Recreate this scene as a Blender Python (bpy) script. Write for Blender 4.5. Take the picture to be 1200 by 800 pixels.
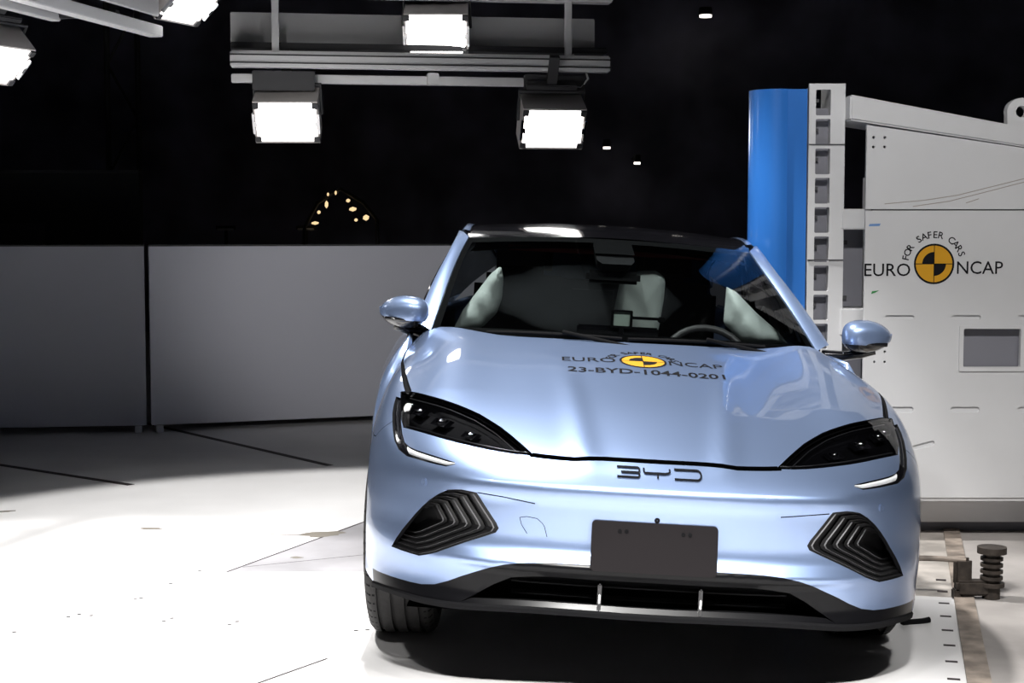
import bpy, bmesh, math, random
import numpy as np
from mathutils import Vector, Matrix, Euler
from mathutils.geometry import delaunay_2d_cdt
random.seed(4)
for _o in list(bpy.data.objects): bpy.data.objects.remove(_o)
SC = bpy.context.scene
COL = SC.collection
R = math.radians

# ---------------------------------------------------------------- camera
CAM_H = 1.42
cd = bpy.data.cameras.new('camera'); cam = bpy.data.objects.new('camera', cd); COL.objects.link(cam)
cam.location = (0, 0, CAM_H)
cam.rotation_euler = (R(90) - math.atan((400 - 274) / 1820.0), 0, 0)
cd.sensor_width = 36.0; cd.lens = 1820 * 36 / 1200.0; cd.clip_end = 200
SC.camera = cam
# ---------------------------------------------------------------- world (a dark hall) and view
w = bpy.data.worlds.new('world'); SC.world = w; w.use_nodes = True
w.node_tree.nodes['Background'].inputs[0].default_value = (.55, .6, .8, 1)
w.node_tree.nodes['Background'].inputs[1].default_value = .012
SC.view_settings.view_transform = 'Standard'; SC.view_settings.look = 'None'
SC.view_settings.gamma = 1; SC.view_settings.use_curve_mapping = False
SC.view_settings.exposure = 0.0
# ---------------------------------------------------------------- overhead flood rig (lamps of the test hall), plus added unseen fill lamps
def spot(loc, target, power, cone, blend=.12, rad=.12, col=(1, .985, .96), name='flood_or_fill_beam'):
    l = bpy.data.lights.new(name, 'SPOT'); l.energy = power; l.spot_size = R(cone); l.spot_blend = blend
    l.shadow_soft_size = rad; l.color = col
    o = bpy.data.objects.new(name, l); COL.objects.link(o)
    o.location = loc
    d = Vector(target) - Vector(loc)
    o.rotation_euler = d.to_track_quat('-Z', 'Y').to_euler()
    return o
# rig hanging above the camera side of the car, aimed at car and floor
for lx, ly, tx, ty, pw in ((-2.0, 2.8, -1.2, 4.9, 150), (-.6, 2.6, -.1, 4.8, 190), (.9, 2.6, .8, 4.8, 230), (2.3, 2.8, 1.5, 4.9, 260)):
    spot((lx, ly, 4.4), (tx, ty, 0), pw, 58, .2)
# lamps straight above the impact area; their rims end in front of the screens
spot((-.45, 6.55, 5.0), (-.45, 6.55, 0), 1150, 60, .08)
# added long-throw lamp, unseen, brightens the grey screens
spot((-1.5, 2.2, 2.9), (-1.0, 11.5, .98), 560, 21, 1.0)
# added lamp, unseen, whitens the open floor left of the car
spot((-1.95, 6.0, 5.0), (-1.95, 6.0, 0), 1300, 40, .3)
spot((-.4, 6.7, 5.2), (-.4, 6.7, 0), 22, 67, .1)
# extra unseen lamp, put in to light the pole and barrier
spot((.6, 2.6, 4.4), (2.75, 7.1, 1.0), 600, 41, .2)
# near lamp, unseen, added so the front floor brightens the bumper
spot((.2, 1.0, 4.6), (.35, 2.6, 0), 2300, 50, .3)

# ================================================================ helpers
MATS = {}
def mat(name, col, rough=.5, metal=0., coat=0., coat_rough=.03, emit=None, estr=0., spec=.5, noise=None, bump=None):
    m = bpy.data.materials.new(name); m.use_nodes = True; nt = m.node_tree; b = nt.nodes['Principled BSDF']
    b.inputs['Base Color'].default_value = (*col, 1); b.inputs['Roughness'].default_value = rough
    b.inputs['Metallic'].default_value = metal; b.inputs['Coat Weight'].default_value = coat
    b.inputs['Coat Roughness'].default_value = coat_rough; b.inputs['Specular IOR Level'].default_value = spec
    if emit: b.inputs['Emission Color'].default_value = (*emit, 1); b.inputs['Emission Strength'].default_value = estr
    if noise:
        sc, lo, hi, det = noise
        tc = nt.nodes.new('ShaderNodeTexCoord'); n = nt.nodes.new('ShaderNodeTexNoise'); n.inputs['Scale'].default_value = sc
        n.inputs['Detail'].default_value = det
        r = nt.nodes.new('ShaderNodeValToRGB')
        r.color_ramp.elements[0].position = .35; r.color_ramp.elements[1].position = .7
        r.color_ramp.elements[0].color = (col[0]*lo, col[1]*lo, col[2]*lo, 1); r.color_ramp.elements[1].color = (col[0]*hi, col[1]*hi, col[2]*hi, 1)
        nt.links.new(tc.outputs['Object'], n.inputs['Vector']); nt.links.new(n.outputs['Fac'], r.inputs['Fac'])
        nt.links.new(r.outputs['Color'], b.inputs['Base Color'])
    if bump:
        tc = nt.nodes.new('ShaderNodeTexCoord'); n = nt.nodes.new('ShaderNodeTexNoise'); n.inputs['Scale'].default_value = bump[0]
        bp = nt.nodes.new('ShaderNodeBump'); bp.inputs['Strength'].default_value = bump[1]; bp.inputs['Distance'].default_value = .01
        nt.links.new(tc.outputs['Object'], n.inputs['Vector']); nt.links.new(n.outputs['Fac'], bp.inputs['Height']); nt.links.new(bp.outputs['Normal'], b.inputs['Normal'])
    MATS[name] = m
    return m
def glass(name, tint, rough=.0):
    m = bpy.data.materials.new(name); m.use_nodes = True; nt = m.node_tree; nt.nodes.clear()
    out = nt.nodes.new('ShaderNodeOutputMaterial'); mx = nt.nodes.new('ShaderNodeMixShader')
    t = nt.nodes.new('ShaderNodeBsdfTransparent'); t.inputs[0].default_value = (*tint, 1)
    g = nt.nodes.new('ShaderNodeBsdfGlossy'); g.inputs['Roughness'].default_value = rough; g.inputs[0].default_value = (1, 1, 1, 1)
    f = nt.nodes.new('ShaderNodeFresnel'); f.inputs['IOR'].default_value = 1.5
    nt.links.new(f.outputs[0], mx.inputs[0]); nt.links.new(t.outputs[0], mx.inputs[1]); nt.links.new(g.outputs[0], mx.inputs[2]); nt.links.new(mx.outputs[0], out.inputs[0])
    MATS[name] = m
    return m
PAINT = mat('car_paint', (.30, .405, .645), .38, .72, 1.0, .02)
SATINB = mat('satin_black', (.005, .005, .006), .28, 0, 0, spec=.18)
GLOSSB = mat('gloss_black', (.008, .008, .01), .12, 0, .6)
PLAST = mat('black_plastic', (.012, .012, .013), .42, spec=.35)
MATTEB = mat('matte_black', (.006, .006, .007), .8, spec=.12)
PLATEM = mat('plate_plastic', (.012, .010, .011), .7, spec=.12)
RUBBER = mat('tyre_rubber', (.022, .021, .021), .7, bump=(60, .15))
CHROME = mat('chrome', (.8, .8, .82), .08, 1)
SILVER = mat('alloy', (.35, .35, .37), .3, .9)
LAMPB = mat('lamp_housing_dark', (.004, .004, .005), .5, spec=.05)
WHITEL = mat('light_guide', (.9, .92, .95), .2)
BAG = mat('airbag_fabric', (.80, .88, .84), .8, bump=(14, .4))
TRIM = mat('cabin_trim', (.018, .018, .02), .7, spec=.2)
SEATM = mat('seat_leather', (.03, .028, .03), .5)
REDM = mat('red_trim', (.16, .01, .012), .6)
GREYIN = mat('grey_trim', (.25, .26, .28), .6)
WSG = glass('windscreen_glass', (.62, .66, .66))
SIDEG = glass('side_glass', (.18, .19, .2))
HLG = glass('headlight_glass', (.75, .76, .78))
INKB = mat('print_black', (.010, .010, .012), .6, spec=.1)
INKY = mat('print_yellow', (.68, .34, .02), .6, spec=.2)
LEDGE = mat('louver_edge', (.20, .20, .21), .4)
CHROMED = mat('dark_chrome', (.03, .032, .04), .2, .6)

def link(o, parent=None):
    COL.objects.link(o)
    if parent is not None: o.parent = parent
    return o
def mobj(name, verts, faces, m, parent=None, smooth=False, ang=35, normals=None):
    me = bpy.data.meshes.new(name)
    me.from_pydata([tuple(map(float, v)) for v in verts], [], [tuple(map(int, f)) for f in faces])
    me.materials.append(m); me.update()
    if smooth:
        me.shade_smooth()
        if ang: me.set_sharp_from_angle(angle=R(ang))
    if normals is not None:
        me.shade_smooth(); me.normals_split_custom_set_from_vertices([tuple(map(float, n)) for n in normals])
    return link(bpy.data.objects.new(name, me), parent)
def bobj(name, bm, m, parent=None, smooth=False, ang=35):
    me = bpy.data.meshes.new(name); bmesh.ops.recalc_face_normals(bm, faces=bm.faces)
    bm.to_mesh(me); bm.free(); me.materials.append(m)
    if smooth:
        me.shade_smooth(); me.set_sharp_from_angle(angle=R(ang))
    return link(bpy.data.objects.new(name, me), parent)
def empty(name, loc=(0, 0, 0), rot=(0, 0, 0)):
    o = bpy.data.objects.new(name, None); o.empty_display_size = .1; COL.objects.link(o)
    o.location = loc; o.rotation_euler = rot
    return o
def tag(o, label=None, cat=None, group=None, kind=None):
    if label: o['label'] = label
    if cat: o['category'] = cat
    if group: o['group'] = group
    if kind: o['kind'] = kind
    return o
def box(bm, c, s, M=None, bev=0.):
    r = bmesh.ops.create_cube(bm, size=1.0)
    vs = r['verts']
    for v in vs: v.co = Vector((v.co.x*s[0] + c[0], v.co.y*s[1] + c[1], v.co.z*s[2] + c[2]))
    if bev:
        es = list({e for v in vs for e in v.link_edges})
        rr = bmesh.ops.bevel(bm, geom=es, offset=bev, segments=2, affect='EDGES', clamp_overlap=True)
        vs = list({v for f in rr['faces'] for v in f.verts} | {v for v in vs if v.is_valid})
    if M is not None:
        for v in vs: v.co = M @ v.co
    return vs
def boxo(name, c, s, m, parent=None, bev=.0, M=None):
    bm = bmesh.new(); box(bm, c, s, M, bev); return bobj(name, bm, m, parent, smooth=bev > 0)
def tube(bm, pts, r, n=8, closed=False, cap=True):
    pts = [Vector(p) for p in pts]; rings = []
    N = len(pts); up = None
    for i, p in enumerate(pts):
        if closed: t = pts[(i+1) % N] - pts[i-1]
        else: t = pts[min(i+1, N-1)] - pts[max(i-1, 0)]
        t.normalize()
        if up is None:
            a = Vector((0, 0, 1)) if abs(t.z) < .9 else Vector((1, 0, 0)); up = (a - t*a.dot(t)).normalized()
        else: up = (up - t*up.dot(t)).normalized()
        s = t.cross(up)
        rr = r[i] if isinstance(r, (list, tuple)) else r
        rings.append([bm.verts.new(p + (up*math.cos(2*math.pi*k/n) + s*math.sin(2*math.pi*k/n))*rr) for k in range(n)])
    for i in range(N if closed else N-1):
        a, b = rings[i], rings[(i+1) % N]
        for k in range(n): bm.faces.new((a[k], a[(k+1) % n], b[(k+1) % n], b[k]))
    if not closed and cap:
        bm.faces.new(rings[0][::-1]); bm.faces.new(rings[-1])
def tubeo(name, pts, r, m, parent=None, n=8, closed=False):
    bm = bmesh.new(); tube(bm, pts, r, n, closed); return bobj(name, bm, m, parent, True, 60)
def lathe(bm, prof, n=48, axis='x', c=(0, 0, 0), closed=True):
    """prof: (axial, radius)"""
    rings = []
    for a, r in prof:
        ring = []
        for k in range(n):
            t = 2*math.pi*k/n
            if axis == 'x': p = (a, r*math.cos(t), r*math.sin(t))
            elif axis == 'y': p = (r*math.cos(t), a, r*math.sin(t))
            else: p = (r*math.cos(t), r*math.sin(t), a)
            ring.append(bm.verts.new(Vector(p) + Vector(c)))
        rings.append(ring)
    for i in range(len(rings) if closed else len(rings)-1):
        a, b = rings[i], rings[(i+1) % len(rings)]
        for k in range(n): bm.faces.new((a[k], a[(k+1) % n], b[(k+1) % n], b[k]))
    return rings
def grid_faces(nu, nv):
    return [(i*nv+j, (i+1)*nv+j, (i+1)*nv+j+1, i*nv+j+1) for i in range(nu-1) for j in range(nv-1)]
def gridobj(name, P, m, parent=None, ang=40, thick=0.):
    P = np.asarray(P, float); nu, nv, _ = P.shape
    o = mobj(name, P.reshape(-1, 3), grid_faces(nu, nv), m, parent, True, ang)
    if thick:
        md = o.modifiers.new('thickness', 'SOLIDIFY'); md.thickness = thick; md.offset = -1
    return o
def pip(pt, poly):
    """vectorised even-odd point in polygon"""
    x, y = pt[:, 0], pt[:, 1]; poly = np.asarray(poly); ins = np.zeros(len(pt), bool); j = len(poly)-1
    for i in range(len(poly)):
        xi, yi = poly[i]; xj, yj = poly[j]
        c = ((yi > y) != (yj > y)) & (x < (xj-xi)*(y-yi)/((yj-yi) + 1e-15) + xi)
        ins ^= c; j = i
    return ins
def pldist(pt, pl):
    pl = np.asarray(pl); d = np.full(len(pt), 9.)
    for a, b in zip(pl[:-1], pl[1:]):
        ab = b-a; t = np.clip(((pt-a) @ ab)/(ab @ ab + 1e-15), 0, 1)
        d = np.minimum(d, np.linalg.norm(pt-(a+t[:, None]*ab), axis=1))
    return d
def offset_pl(pl, g):
    pl = np.asarray(pl, float); t = np.gradient(pl, axis=0); n = np.stack([-t[:, 1], t[:, 0]], 1); n /= np.linalg.norm(n, axis=1, keepdims=True) + 1e-12
    return pl+n*g, pl-n*g
def cdt(points, polylines):
    V = [Vector((float(a), float(b))) for a, b in points]; E = []
    for pl, closed in polylines:
        s = len(V); V += [Vector((float(a), float(b))) for a, b in pl]
        E += [(s+i, s+i+1) for i in range(len(pl)-1)]
        if closed: E.append((s+len(pl)-1, s))
    ov, oe, of, *_ = delaunay_2d_cdt(V, E, [], 0, 1e-7)
    return np.array([(v.x, v.y) for v in ov]), np.array([f for f in of if len(f) == 3])
def plate(name, outer, holes, th, m, parent=None, M=None, bev=0.):
    """flat plate in local xz plane with holes, thickness along +y"""
    v, t = cdt([], [(outer, True)] + [(h, True) for h in holes])
    c = v[t].mean(1); keep = pip(c, outer)
    for h in holes: keep &= ~pip(c, h)
    t = t[keep]; n = len(v)
    V = [Vector((a, 0, b)) for a, b in v] + [Vector((a, th, b)) for a, b in v]
    cnt = {}
    for f in t:
        for a, b in ((f[0], f[1]), (f[1], f[2]), (f[2], f[0])): cnt[(a, b)] = cnt.get((a, b), 0)+1
    F = [tuple(f) for f in t] + [tuple(x+n for x in f[::-1]) for f in t]
    for (a, b) in cnt:
        if (b, a) not in cnt: F.append((b, a, a+n, b+n))
    if M is not None: V = [M @ p for p in V]
    bm = bmesh.new(); vs = [bm.verts.new(p) for p in V]
    for f in F:
        try: bm.faces.new([vs[i] for i in f])
        except ValueError: pass
    bmesh.ops.delete(bm, geom=[x for x in bm.verts if not x.link_faces], context='VERTS')
    return bobj(name, bm, m, parent)
def arc(cx, cy, r, a0, a1, n=10):
    return [(cx+r*math.cos(R(a0+(a1-a0)*i/n)), cy+r*math.sin(R(a0+(a1-a0)*i/n))) for i in range(n+1)]
def rrect(x0, y0, x1, y1, r, n=4):
    return arc(x1-r, y0+r, r, -90, 0, n)+arc(x1-r, y1-r, r, 0, 90, n)+arc(x0+r, y1-r, r, 90, 180, n)+arc(x0+r, y0+r, r, 180, 270, n)
def circ(cx, cy, r, n=12): return [(cx+r*math.cos(2*math.pi*i/n), cy+r*math.sin(2*math.pi*i/n)) for i in range(n)]
def resamp(p, n):
    p = np.asarray(p, float); s = np.r_[0, np.cumsum(np.linalg.norm(np.diff(p, axis=0), axis=1))]; t = np.linspace(0, s[-1], n)
    return np.stack([np.interp(t, s, p[:, k]) for k in range(p.shape[1])], -1)
def text_mesh(body, height, width=None, bold=0., sub=0):
    """2-D text geometry, centred on x, baseline at 0; cap height = height"""
    cu = bpy.data.curves.new('lettering', 'FONT'); cu.body = body; cu.size = 1; cu.offset = bold; cu.resolution_u = 3; cu.align_x = 'LEFT'
    o = bpy.data.objects.new('lettering', cu); COL.objects.link(o)
    dg = bpy.context.evaluated_depsgraph_get(); me = bpy.data.meshes.new_from_object(o.evaluated_get(dg))
    bpy.data.objects.remove(o); bpy.data.curves.remove(cu)
    v = np.array([x.co[:] for x in me.vertices])[:, :2]; f = [tuple(p.vertices) for p in me.polygons]; bpy.data.meshes.remove(me)
    h = .729; v = v*(height/h); v[:, 0] -= v[:, 0].min()
    if width: v[:, 0] *= width/v[:, 0].max()
    v[:, 0] -= v[:, 0].max()/2
    return v, f
def join2(parts):
    V = []; F = []
    for v, f in parts:
        s = len(V); V += [tuple(p) for p in v]; F += [tuple(i+s for i in q) for q in f]
    return np.array(V), F
def disc(r, n=40, a0=0, a1=360):
    if a1-a0 >= 360: p = circ(0, 0, r, n)
    else: p = [(0, 0)]+arc(0, 0, r, a0, a1, n//3)
    # fan triangles with a couple of rings
    c = np.mean(np.array(p), 0) if a1-a0 >= 360 else np.array([0., 0.])
    V = [tuple(c)]+(p if a1-a0 >= 360 else p[1:]); m = len(V)-1
    F = [(0, i+1, (i+1) % m+1) for i in range(m if a1-a0 >= 360 else m-1)]
    return np.array(V, float), F
def ring2(r0, r1, n=40):
    V = circ(0, 0, r0, n)+circ(0, 0, r1, n)
    return np.array(V), [(i, (i+1) % n, n+(i+1) % n, n+i) for i in range(n)]
def quad(x0, y0, x1, y1): return np.array([(x0, y0), (x1, y0), (x1, y1), (x0, y1)], float), [(0, 1, 2, 3)]
def roundel(r):
    """(layer, verts, faces) of the crash-test target sign"""
    y = [disc(r)]
    k = [ring2(r*.95, r*1.05), disc(r*.62, 40, 90, 180), disc(r*.62, 40, 270, 360), quad(-r, -.02*r, r, .02*r), quad(-.02*r, -r, .02*r, r)]
    return join2(y), join2(k)
def arc_text(body, rad, cap, a0, a1):
    parts = []; n = len(body)
    for i, ch in enumerate(body):
        if ch == ' ': continue
        v, f = text_mesh(ch, cap, None, .012)
        a = R(a0+(a1-a0)*i/(n-1)); rot = a-math.pi/2
        c, s = math.cos(rot), math.sin(rot)
        p = np.stack([v[:, 0]*c-v[:, 1]*s+rad*math.cos(a), v[:, 0]*s+v[:, 1]*c+rad*math.sin(a)], 1)
        parts.append((p, f))
    return join2(parts)
def shift(vf, dx, dy): return vf[0]+np.array([dx, dy]), vf[1]
# ================================================================ the hall
FLOORM = mat('floor_epoxy', (.88, .87, .87), .5, spec=.3, noise=(1.3, .93, 1.04, 3))
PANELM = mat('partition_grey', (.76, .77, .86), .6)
BLACKW = mat('black_drape', (.03, .03, .04), .9, noise=(2.5, .6, 1.5, 2))
DARKP = mat('dark_screen', (.030, .034, .036), .7)
JOINT = mat('floor_joint', (.03, .022, .024), .7)
PLATEG = mat('steel_floor_plate', (.42, .41, .43), .35, noise=(3, .8, 1.15, 4))
CONC = mat('concrete_slab', (.37, .345, .33), .7, noise=(2.2, .72, 1.15, 6))
RUST = mat('dirty_rail', (.30, .25, .21), .6, noise=(9, .45, 1.35, 5))
STAIN = mat('floor_stain', (.22, .20, .17), .5)
WHITEP = mat('white_painted_steel', (.66, .66, .67), .45, noise=(1.7, .94, 1.03, 4))
RIGM = mat('rig_aluminium', (.85, .85, .86), .45, .05)
RIGD = mat('rig_dark', (.06, .06, .065), .6)
HOUSE = mat('floodlight_housing', (.70, .66, .64), .5)
LEDM = mat('floodlight_led', (1, 1, 1), .4, emit=(1, .99, .97), estr=5)
WARM = mat('warm_lamp', (1, .8, .5), .4, emit=(1, .72, .38), estr=1.1)
DOWN = mat('small_lamp', (1, .95, .9), .4, emit=(1, .93, .85), estr=2.5)

def slab(name, c, s, m, kind='structure', parent=None):
    o = boxo(name, c, s, m, parent)
    if kind: o['kind'] = kind
    return o
floor = slab('floor', (1, 8, -.05), (30, 30, .1), FLOORM); floor['label'] = 'pale glossy test hall floor'
slab('ceiling', (1, 8, 7.55), (30, 30, .1), BLACKW)
slab('wall_back', (1, 22.5, 3.75), (30, .2, 7.5), mat('dark_back_wall', (.42, .42, .55), .9, noise=(.8, .5, 1.3, 3)))
slab('wall_left', (-10.5, 8, 3.75), (.2, 30, 7.5), BLACKW)
slab('wall_right', (12.5, 8, 3.75), (.2, 30, 7.5), BLACKW)
slab('wall_front', (1, -6.5, 3.75), (30, .2, 7.5), BLACKW)

def flatpoly(name, pts, z0, z1, m, parent=None):
    bm = bmesh.new(); a = [bm.verts.new((x, y, z0)) for x, y in pts]; b = [bm.verts.new((x, y, z1)) for x, y in pts]
    bm.faces.new(b); bm.faces.new(a[::-1]); n = len(pts)
    for i in range(n): bm.faces.new((a[i], a[(i+1) % n], b[(i+1) % n], b[i]))
    return bobj(name, bm, m, parent)
def strip(name, p, q, wd, h, m, parent=None):
    p = Vector(p); q = Vector(q); d = (q-p).normalized(); n = Vector((-d.y, d.x))*wd/2
    return flatpoly(name, [p-n, q-n, q+n, p+n], 0.0, h, m, parent)
# floor inlays: all part of the floor
for p, q, wd in (((-4.2, 10.3), (-2.16, 8.73), .05), ((-2.75, 11.6), (-1.12, 9.47), .05), ((-1.2, 6.46), (-.70, 7.67), .012), ((-.62, 5.12), (-.86, 4.75), .008), ((-1.15, 6.55), (-.55, 6.86), .004)):
    strip('floor_seam', p, q, wd, .0016, JOINT, floor)
flatpoly('floor_plate', [(-1.2, 6.46), (-.70, 7.67), (1.25, 7.67), (1.25, 6.46)], 0, .0012, PLATEG, floor)
HX = [(-2.06, 5.74), (-2.0, 5.8), (-1.65, 5.69), (-1.62, 5.73), (-1.57, 5.71), (-1.84, 5.43), (-1.78, 5.47), (-2.02, 5.19), (-1.97, 5.17), (-1.28, 5.63), (-1.26, 5.67), (-1.03, 5.58), (-1.01, 5.62), (-.56, 5.49), (-.52, 5.5), (-1.47, 5.98), (-1.45, 5.99), (-1.32, 6.48), (-1.78, 6.88), (-1.39, 6.24)]
for hx, hy in HX: flatpoly('bolt_hole', circ(hx, hy, .009, 10), 0, .0008, JOINT, floor)
def blob(cx, cy, rx, ry, n=16, rot=0.):
    out = []
    for i in range(n):
        a = 2*math.pi*i/n; k = .7+.5*random.random(); x, y = rx*k*math.cos(a), ry*k*math.sin(a)
        out.append((cx+x*math.cos(rot)-y*math.sin(rot), cy+x*math.sin(rot)+y*math.cos(rot)))
    return out
for a in ((-1.74, 7.42, .055, .03, .0), (-.895, 7.28, .10, .07, .3), (-1.07, 7.27, .10, .008, -.1), (-2.62, 7.88, .08, .02, .4), (-.95, 6.75, .03, .02, 0)):
    flatpoly('floor_stain', blob(a[0], a[1], a[2], a[3], rot=a[4]), 0, .0018, STAIN, floor)
# test track strip, right of the car
T0 = Vector((1.705, 5.9)); TD = Vector((.24, .971)); TN = Vector((.971, -.24))
def tr(a, b): v = T0+TD*a+TN*b; return (v.x, v.y)
flatpoly('track_plate', [tr(.1, -.16), tr(2.2, -.16), tr(2.2, .0), tr(.1, .0)], 0, .003, mat('track_plate', (.50, .46, .42), .5, noise=(5, .6, 1.2, 5)), floor)
for b0, b1, lo in ((-.245, -.205, .1), (-.19, -.16, .1), (.0, .075, -1.6)):
    flatpoly('track_rail', [tr(lo, b0), tr(2.25, b0), tr(2.25, b1), tr(lo, b1)], 0, .012, RUST, floor)
for i in range(26):
    a = .15+i*.08; flatpoly('rail_notch', [tr(a, -.212), tr(a+.03, -.212), tr(a+.03, -.188), tr(a, -.188)], 0, .0135, JOINT, floor)
for i in range(9):
    a = -1.3+i*.21; flatpoly('rail_notch', [tr(a, -.06), tr(a+.02, -.06), tr(a+.02, -.02), tr(a, -.02)], 0, .0065, JOINT, floor)
flatpoly('concrete_slab', [tr(2.2, .075), tr(-1.6, .075), (6, 4.4), (6, 8.1)], 0, .0015, CONC, floor)
flatpoly('cover_plate', [tr(.02, -.75), tr(.02, -.005), tr(-1.6, -.005), tr(-1.6, -.75)], 0, .0055, mat('cover_plate', (.80, .79, .79), .4), floor)
flatpoly('cover_plate', [tr(1.95, -.40), tr(2.2, -.40), tr(2.2, -.17), tr(1.95, -.17)], 0, .012, MATS['cover_plate'], floor)

# movable partition screens
PANEL_DIM = mat('partition_grey_dimmed', (.52, .53, .60), .6)  # partition grey darkened: dimmer light on the left screen put into its colour
def screen(p, q, label, nfeet, pm):
    p = Vector((*p, 0)); q = Vector((*q, 0)); d = (q-p); L = d.length; rz = math.atan2(d.y, d.x)
    t = empty('partition_screen', p, (0, 0, rz)); tag(t, label, 'screen', 'grey partition screens')
    boxo('panel', (L/2, 0, (1.335+.05)/2), (L-.012, .04, 1.285), pm, t, .004)
    boxo('edge_trim', (L/2, 0, 1.337), (L-.012, .045, .012), RIGD, t)
    for i in range(nfeet):
        x = .06+(L-.12)*i/(nfeet-1)
        boxo('foot', (x, 0, .026), (.05, .12, .052), RIGM, t, .004)
    return t
screen((-6.4, 10.53), (-2.62, 11.10), 'grey partition screen at the left edge of the hall, toned down for dimmer light', 3, PANEL_DIM)
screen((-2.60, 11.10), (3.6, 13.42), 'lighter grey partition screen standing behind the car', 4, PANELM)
t = empty('dark_screen', (-5.6, 13.2, 0)); tag(t, 'dark greenish black screen above the left partition', 'screen')
boxo('panel', (0, 0, .99), (4.9, .06, 1.90), DARKP, t, .004); boxo('edge_trim', (0, -.02, 1.945), (4.92, .1, .025), RIGD, t)
boxo('lower_panel', (-.35, -.05, .77), (4.0, .04, 1.48), RIGD, t)
for s in (-1, 1): boxo('foot', (s*2.2, 0, .02), (.08, .4, .04), RIGD, t)

# lattice mast in the dark, behind the left lamps
t = empty('lattice_mast', (-4.1, 16.5, 0)); tag(t, 'dark lattice mast in the black background at left', 'mast')
for sx in (-1, 1): tubeo('upright', [(sx*.16, 0, 0), (sx*.16, 0, 7.3)], .03, RIGD, t, 6)
for i in range(12):
    z = .3+i*.58; s = 1 if i % 2 else -1
    tubeo('brace', [(-.16*s, 0, z), (.16*s, 0, z+.58)], .016, RIGD, t, 5)
# distant small lamps
for (x, z, r, lab) in ((2.66, 4.42, .085, 'tiny white ceiling lamp high up right of the light rig'), (1.31, 2.62, .05, 'tiny warm lamp in the dark, nearer the hanging floodlights'), (1.73, 2.41, .045, 'tiny warm lamp in the dark, lower right of its twin')):
    t = empty('small_lamp', (x, 21.6, z)); tag(t, lab, 'lamp', 'tiny lamps in the dark background')
    bm = bmesh.new(); lathe(bm, [(-.03, .001), (-.03, r), (.0, r*1.0), (.0, .001)], 20, 'z'); bobj('lens', bm, DOWN, t, True)
    bm = bmesh.new(); lathe(bm, [(0, .001), (0, r*1.15), (.1, r), (.1, .001)], 20, 'z'); bobj('housing', bm, RIGD, t, True)
    boxo('arm', (0, .45, .08), (.03, .9, .03), RIGD, t)
# warm lights of a far machine
t = empty('lamp_arch', (-2.22, 20.2, 0)); tag(t, 'arch of small warm lamps glowing in the dark behind the screens', 'lamps')
tubeo('frame', [(-.5, 0, 0), (-.47, 0, 1.5), (-.3, 0, 1.82), (0, 0, 2.0), (.3, 0, 1.82), (.47, 0, 1.6), (.5, 0, 0)], .025, RIGD, t, 6)
for (x, z, sx, sz) in ((-.33, 1.56, .11, .045), (-.28, 1.70, .05, .05), (-.18, 1.80, .05, .10), (-.16, 1.93, .03, .05), (-.06, 1.95, .03, .06), (.10, 1.85, .06, .05), (.16, 1.74, .11, .06), (.20, 1.60, .05, .045), (.33, 1.63, .09, .08)):
    bm = bmesh.new(); bmesh.ops.create_icosphere(bm, subdivisions=1, radius=.5)
    for v in bm.verts: v.co = Vector((v.co.x*sx+x, v.co.y*.05-.03, v.co.z*sz+z))
    bobj('warm_bulb', bm, WARM, t, True)
for i, (x, y, lab) in enumerate(((-3.75, 20.4, 'faint pale lamp strip low in the dark, left of the lamp arch'), (-2.7, 20.4, 'faint pale lamp strip low in the dark, below the lamp arch'))):
    t = empty('lamp_strip', (x, y, 1.48)); tag(t, lab, 'lamp', 'faint lamp strips'); boxo('tube', (0, -.03, 0), (.22, .03, .03), WHITEL, t, .008); boxo('holder', (0, .0, .02), (.25, .03, .05), RIGD, t); boxo('post', (0, .02, -.74), (.04, .03, 1.48), RIGD, t)

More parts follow.
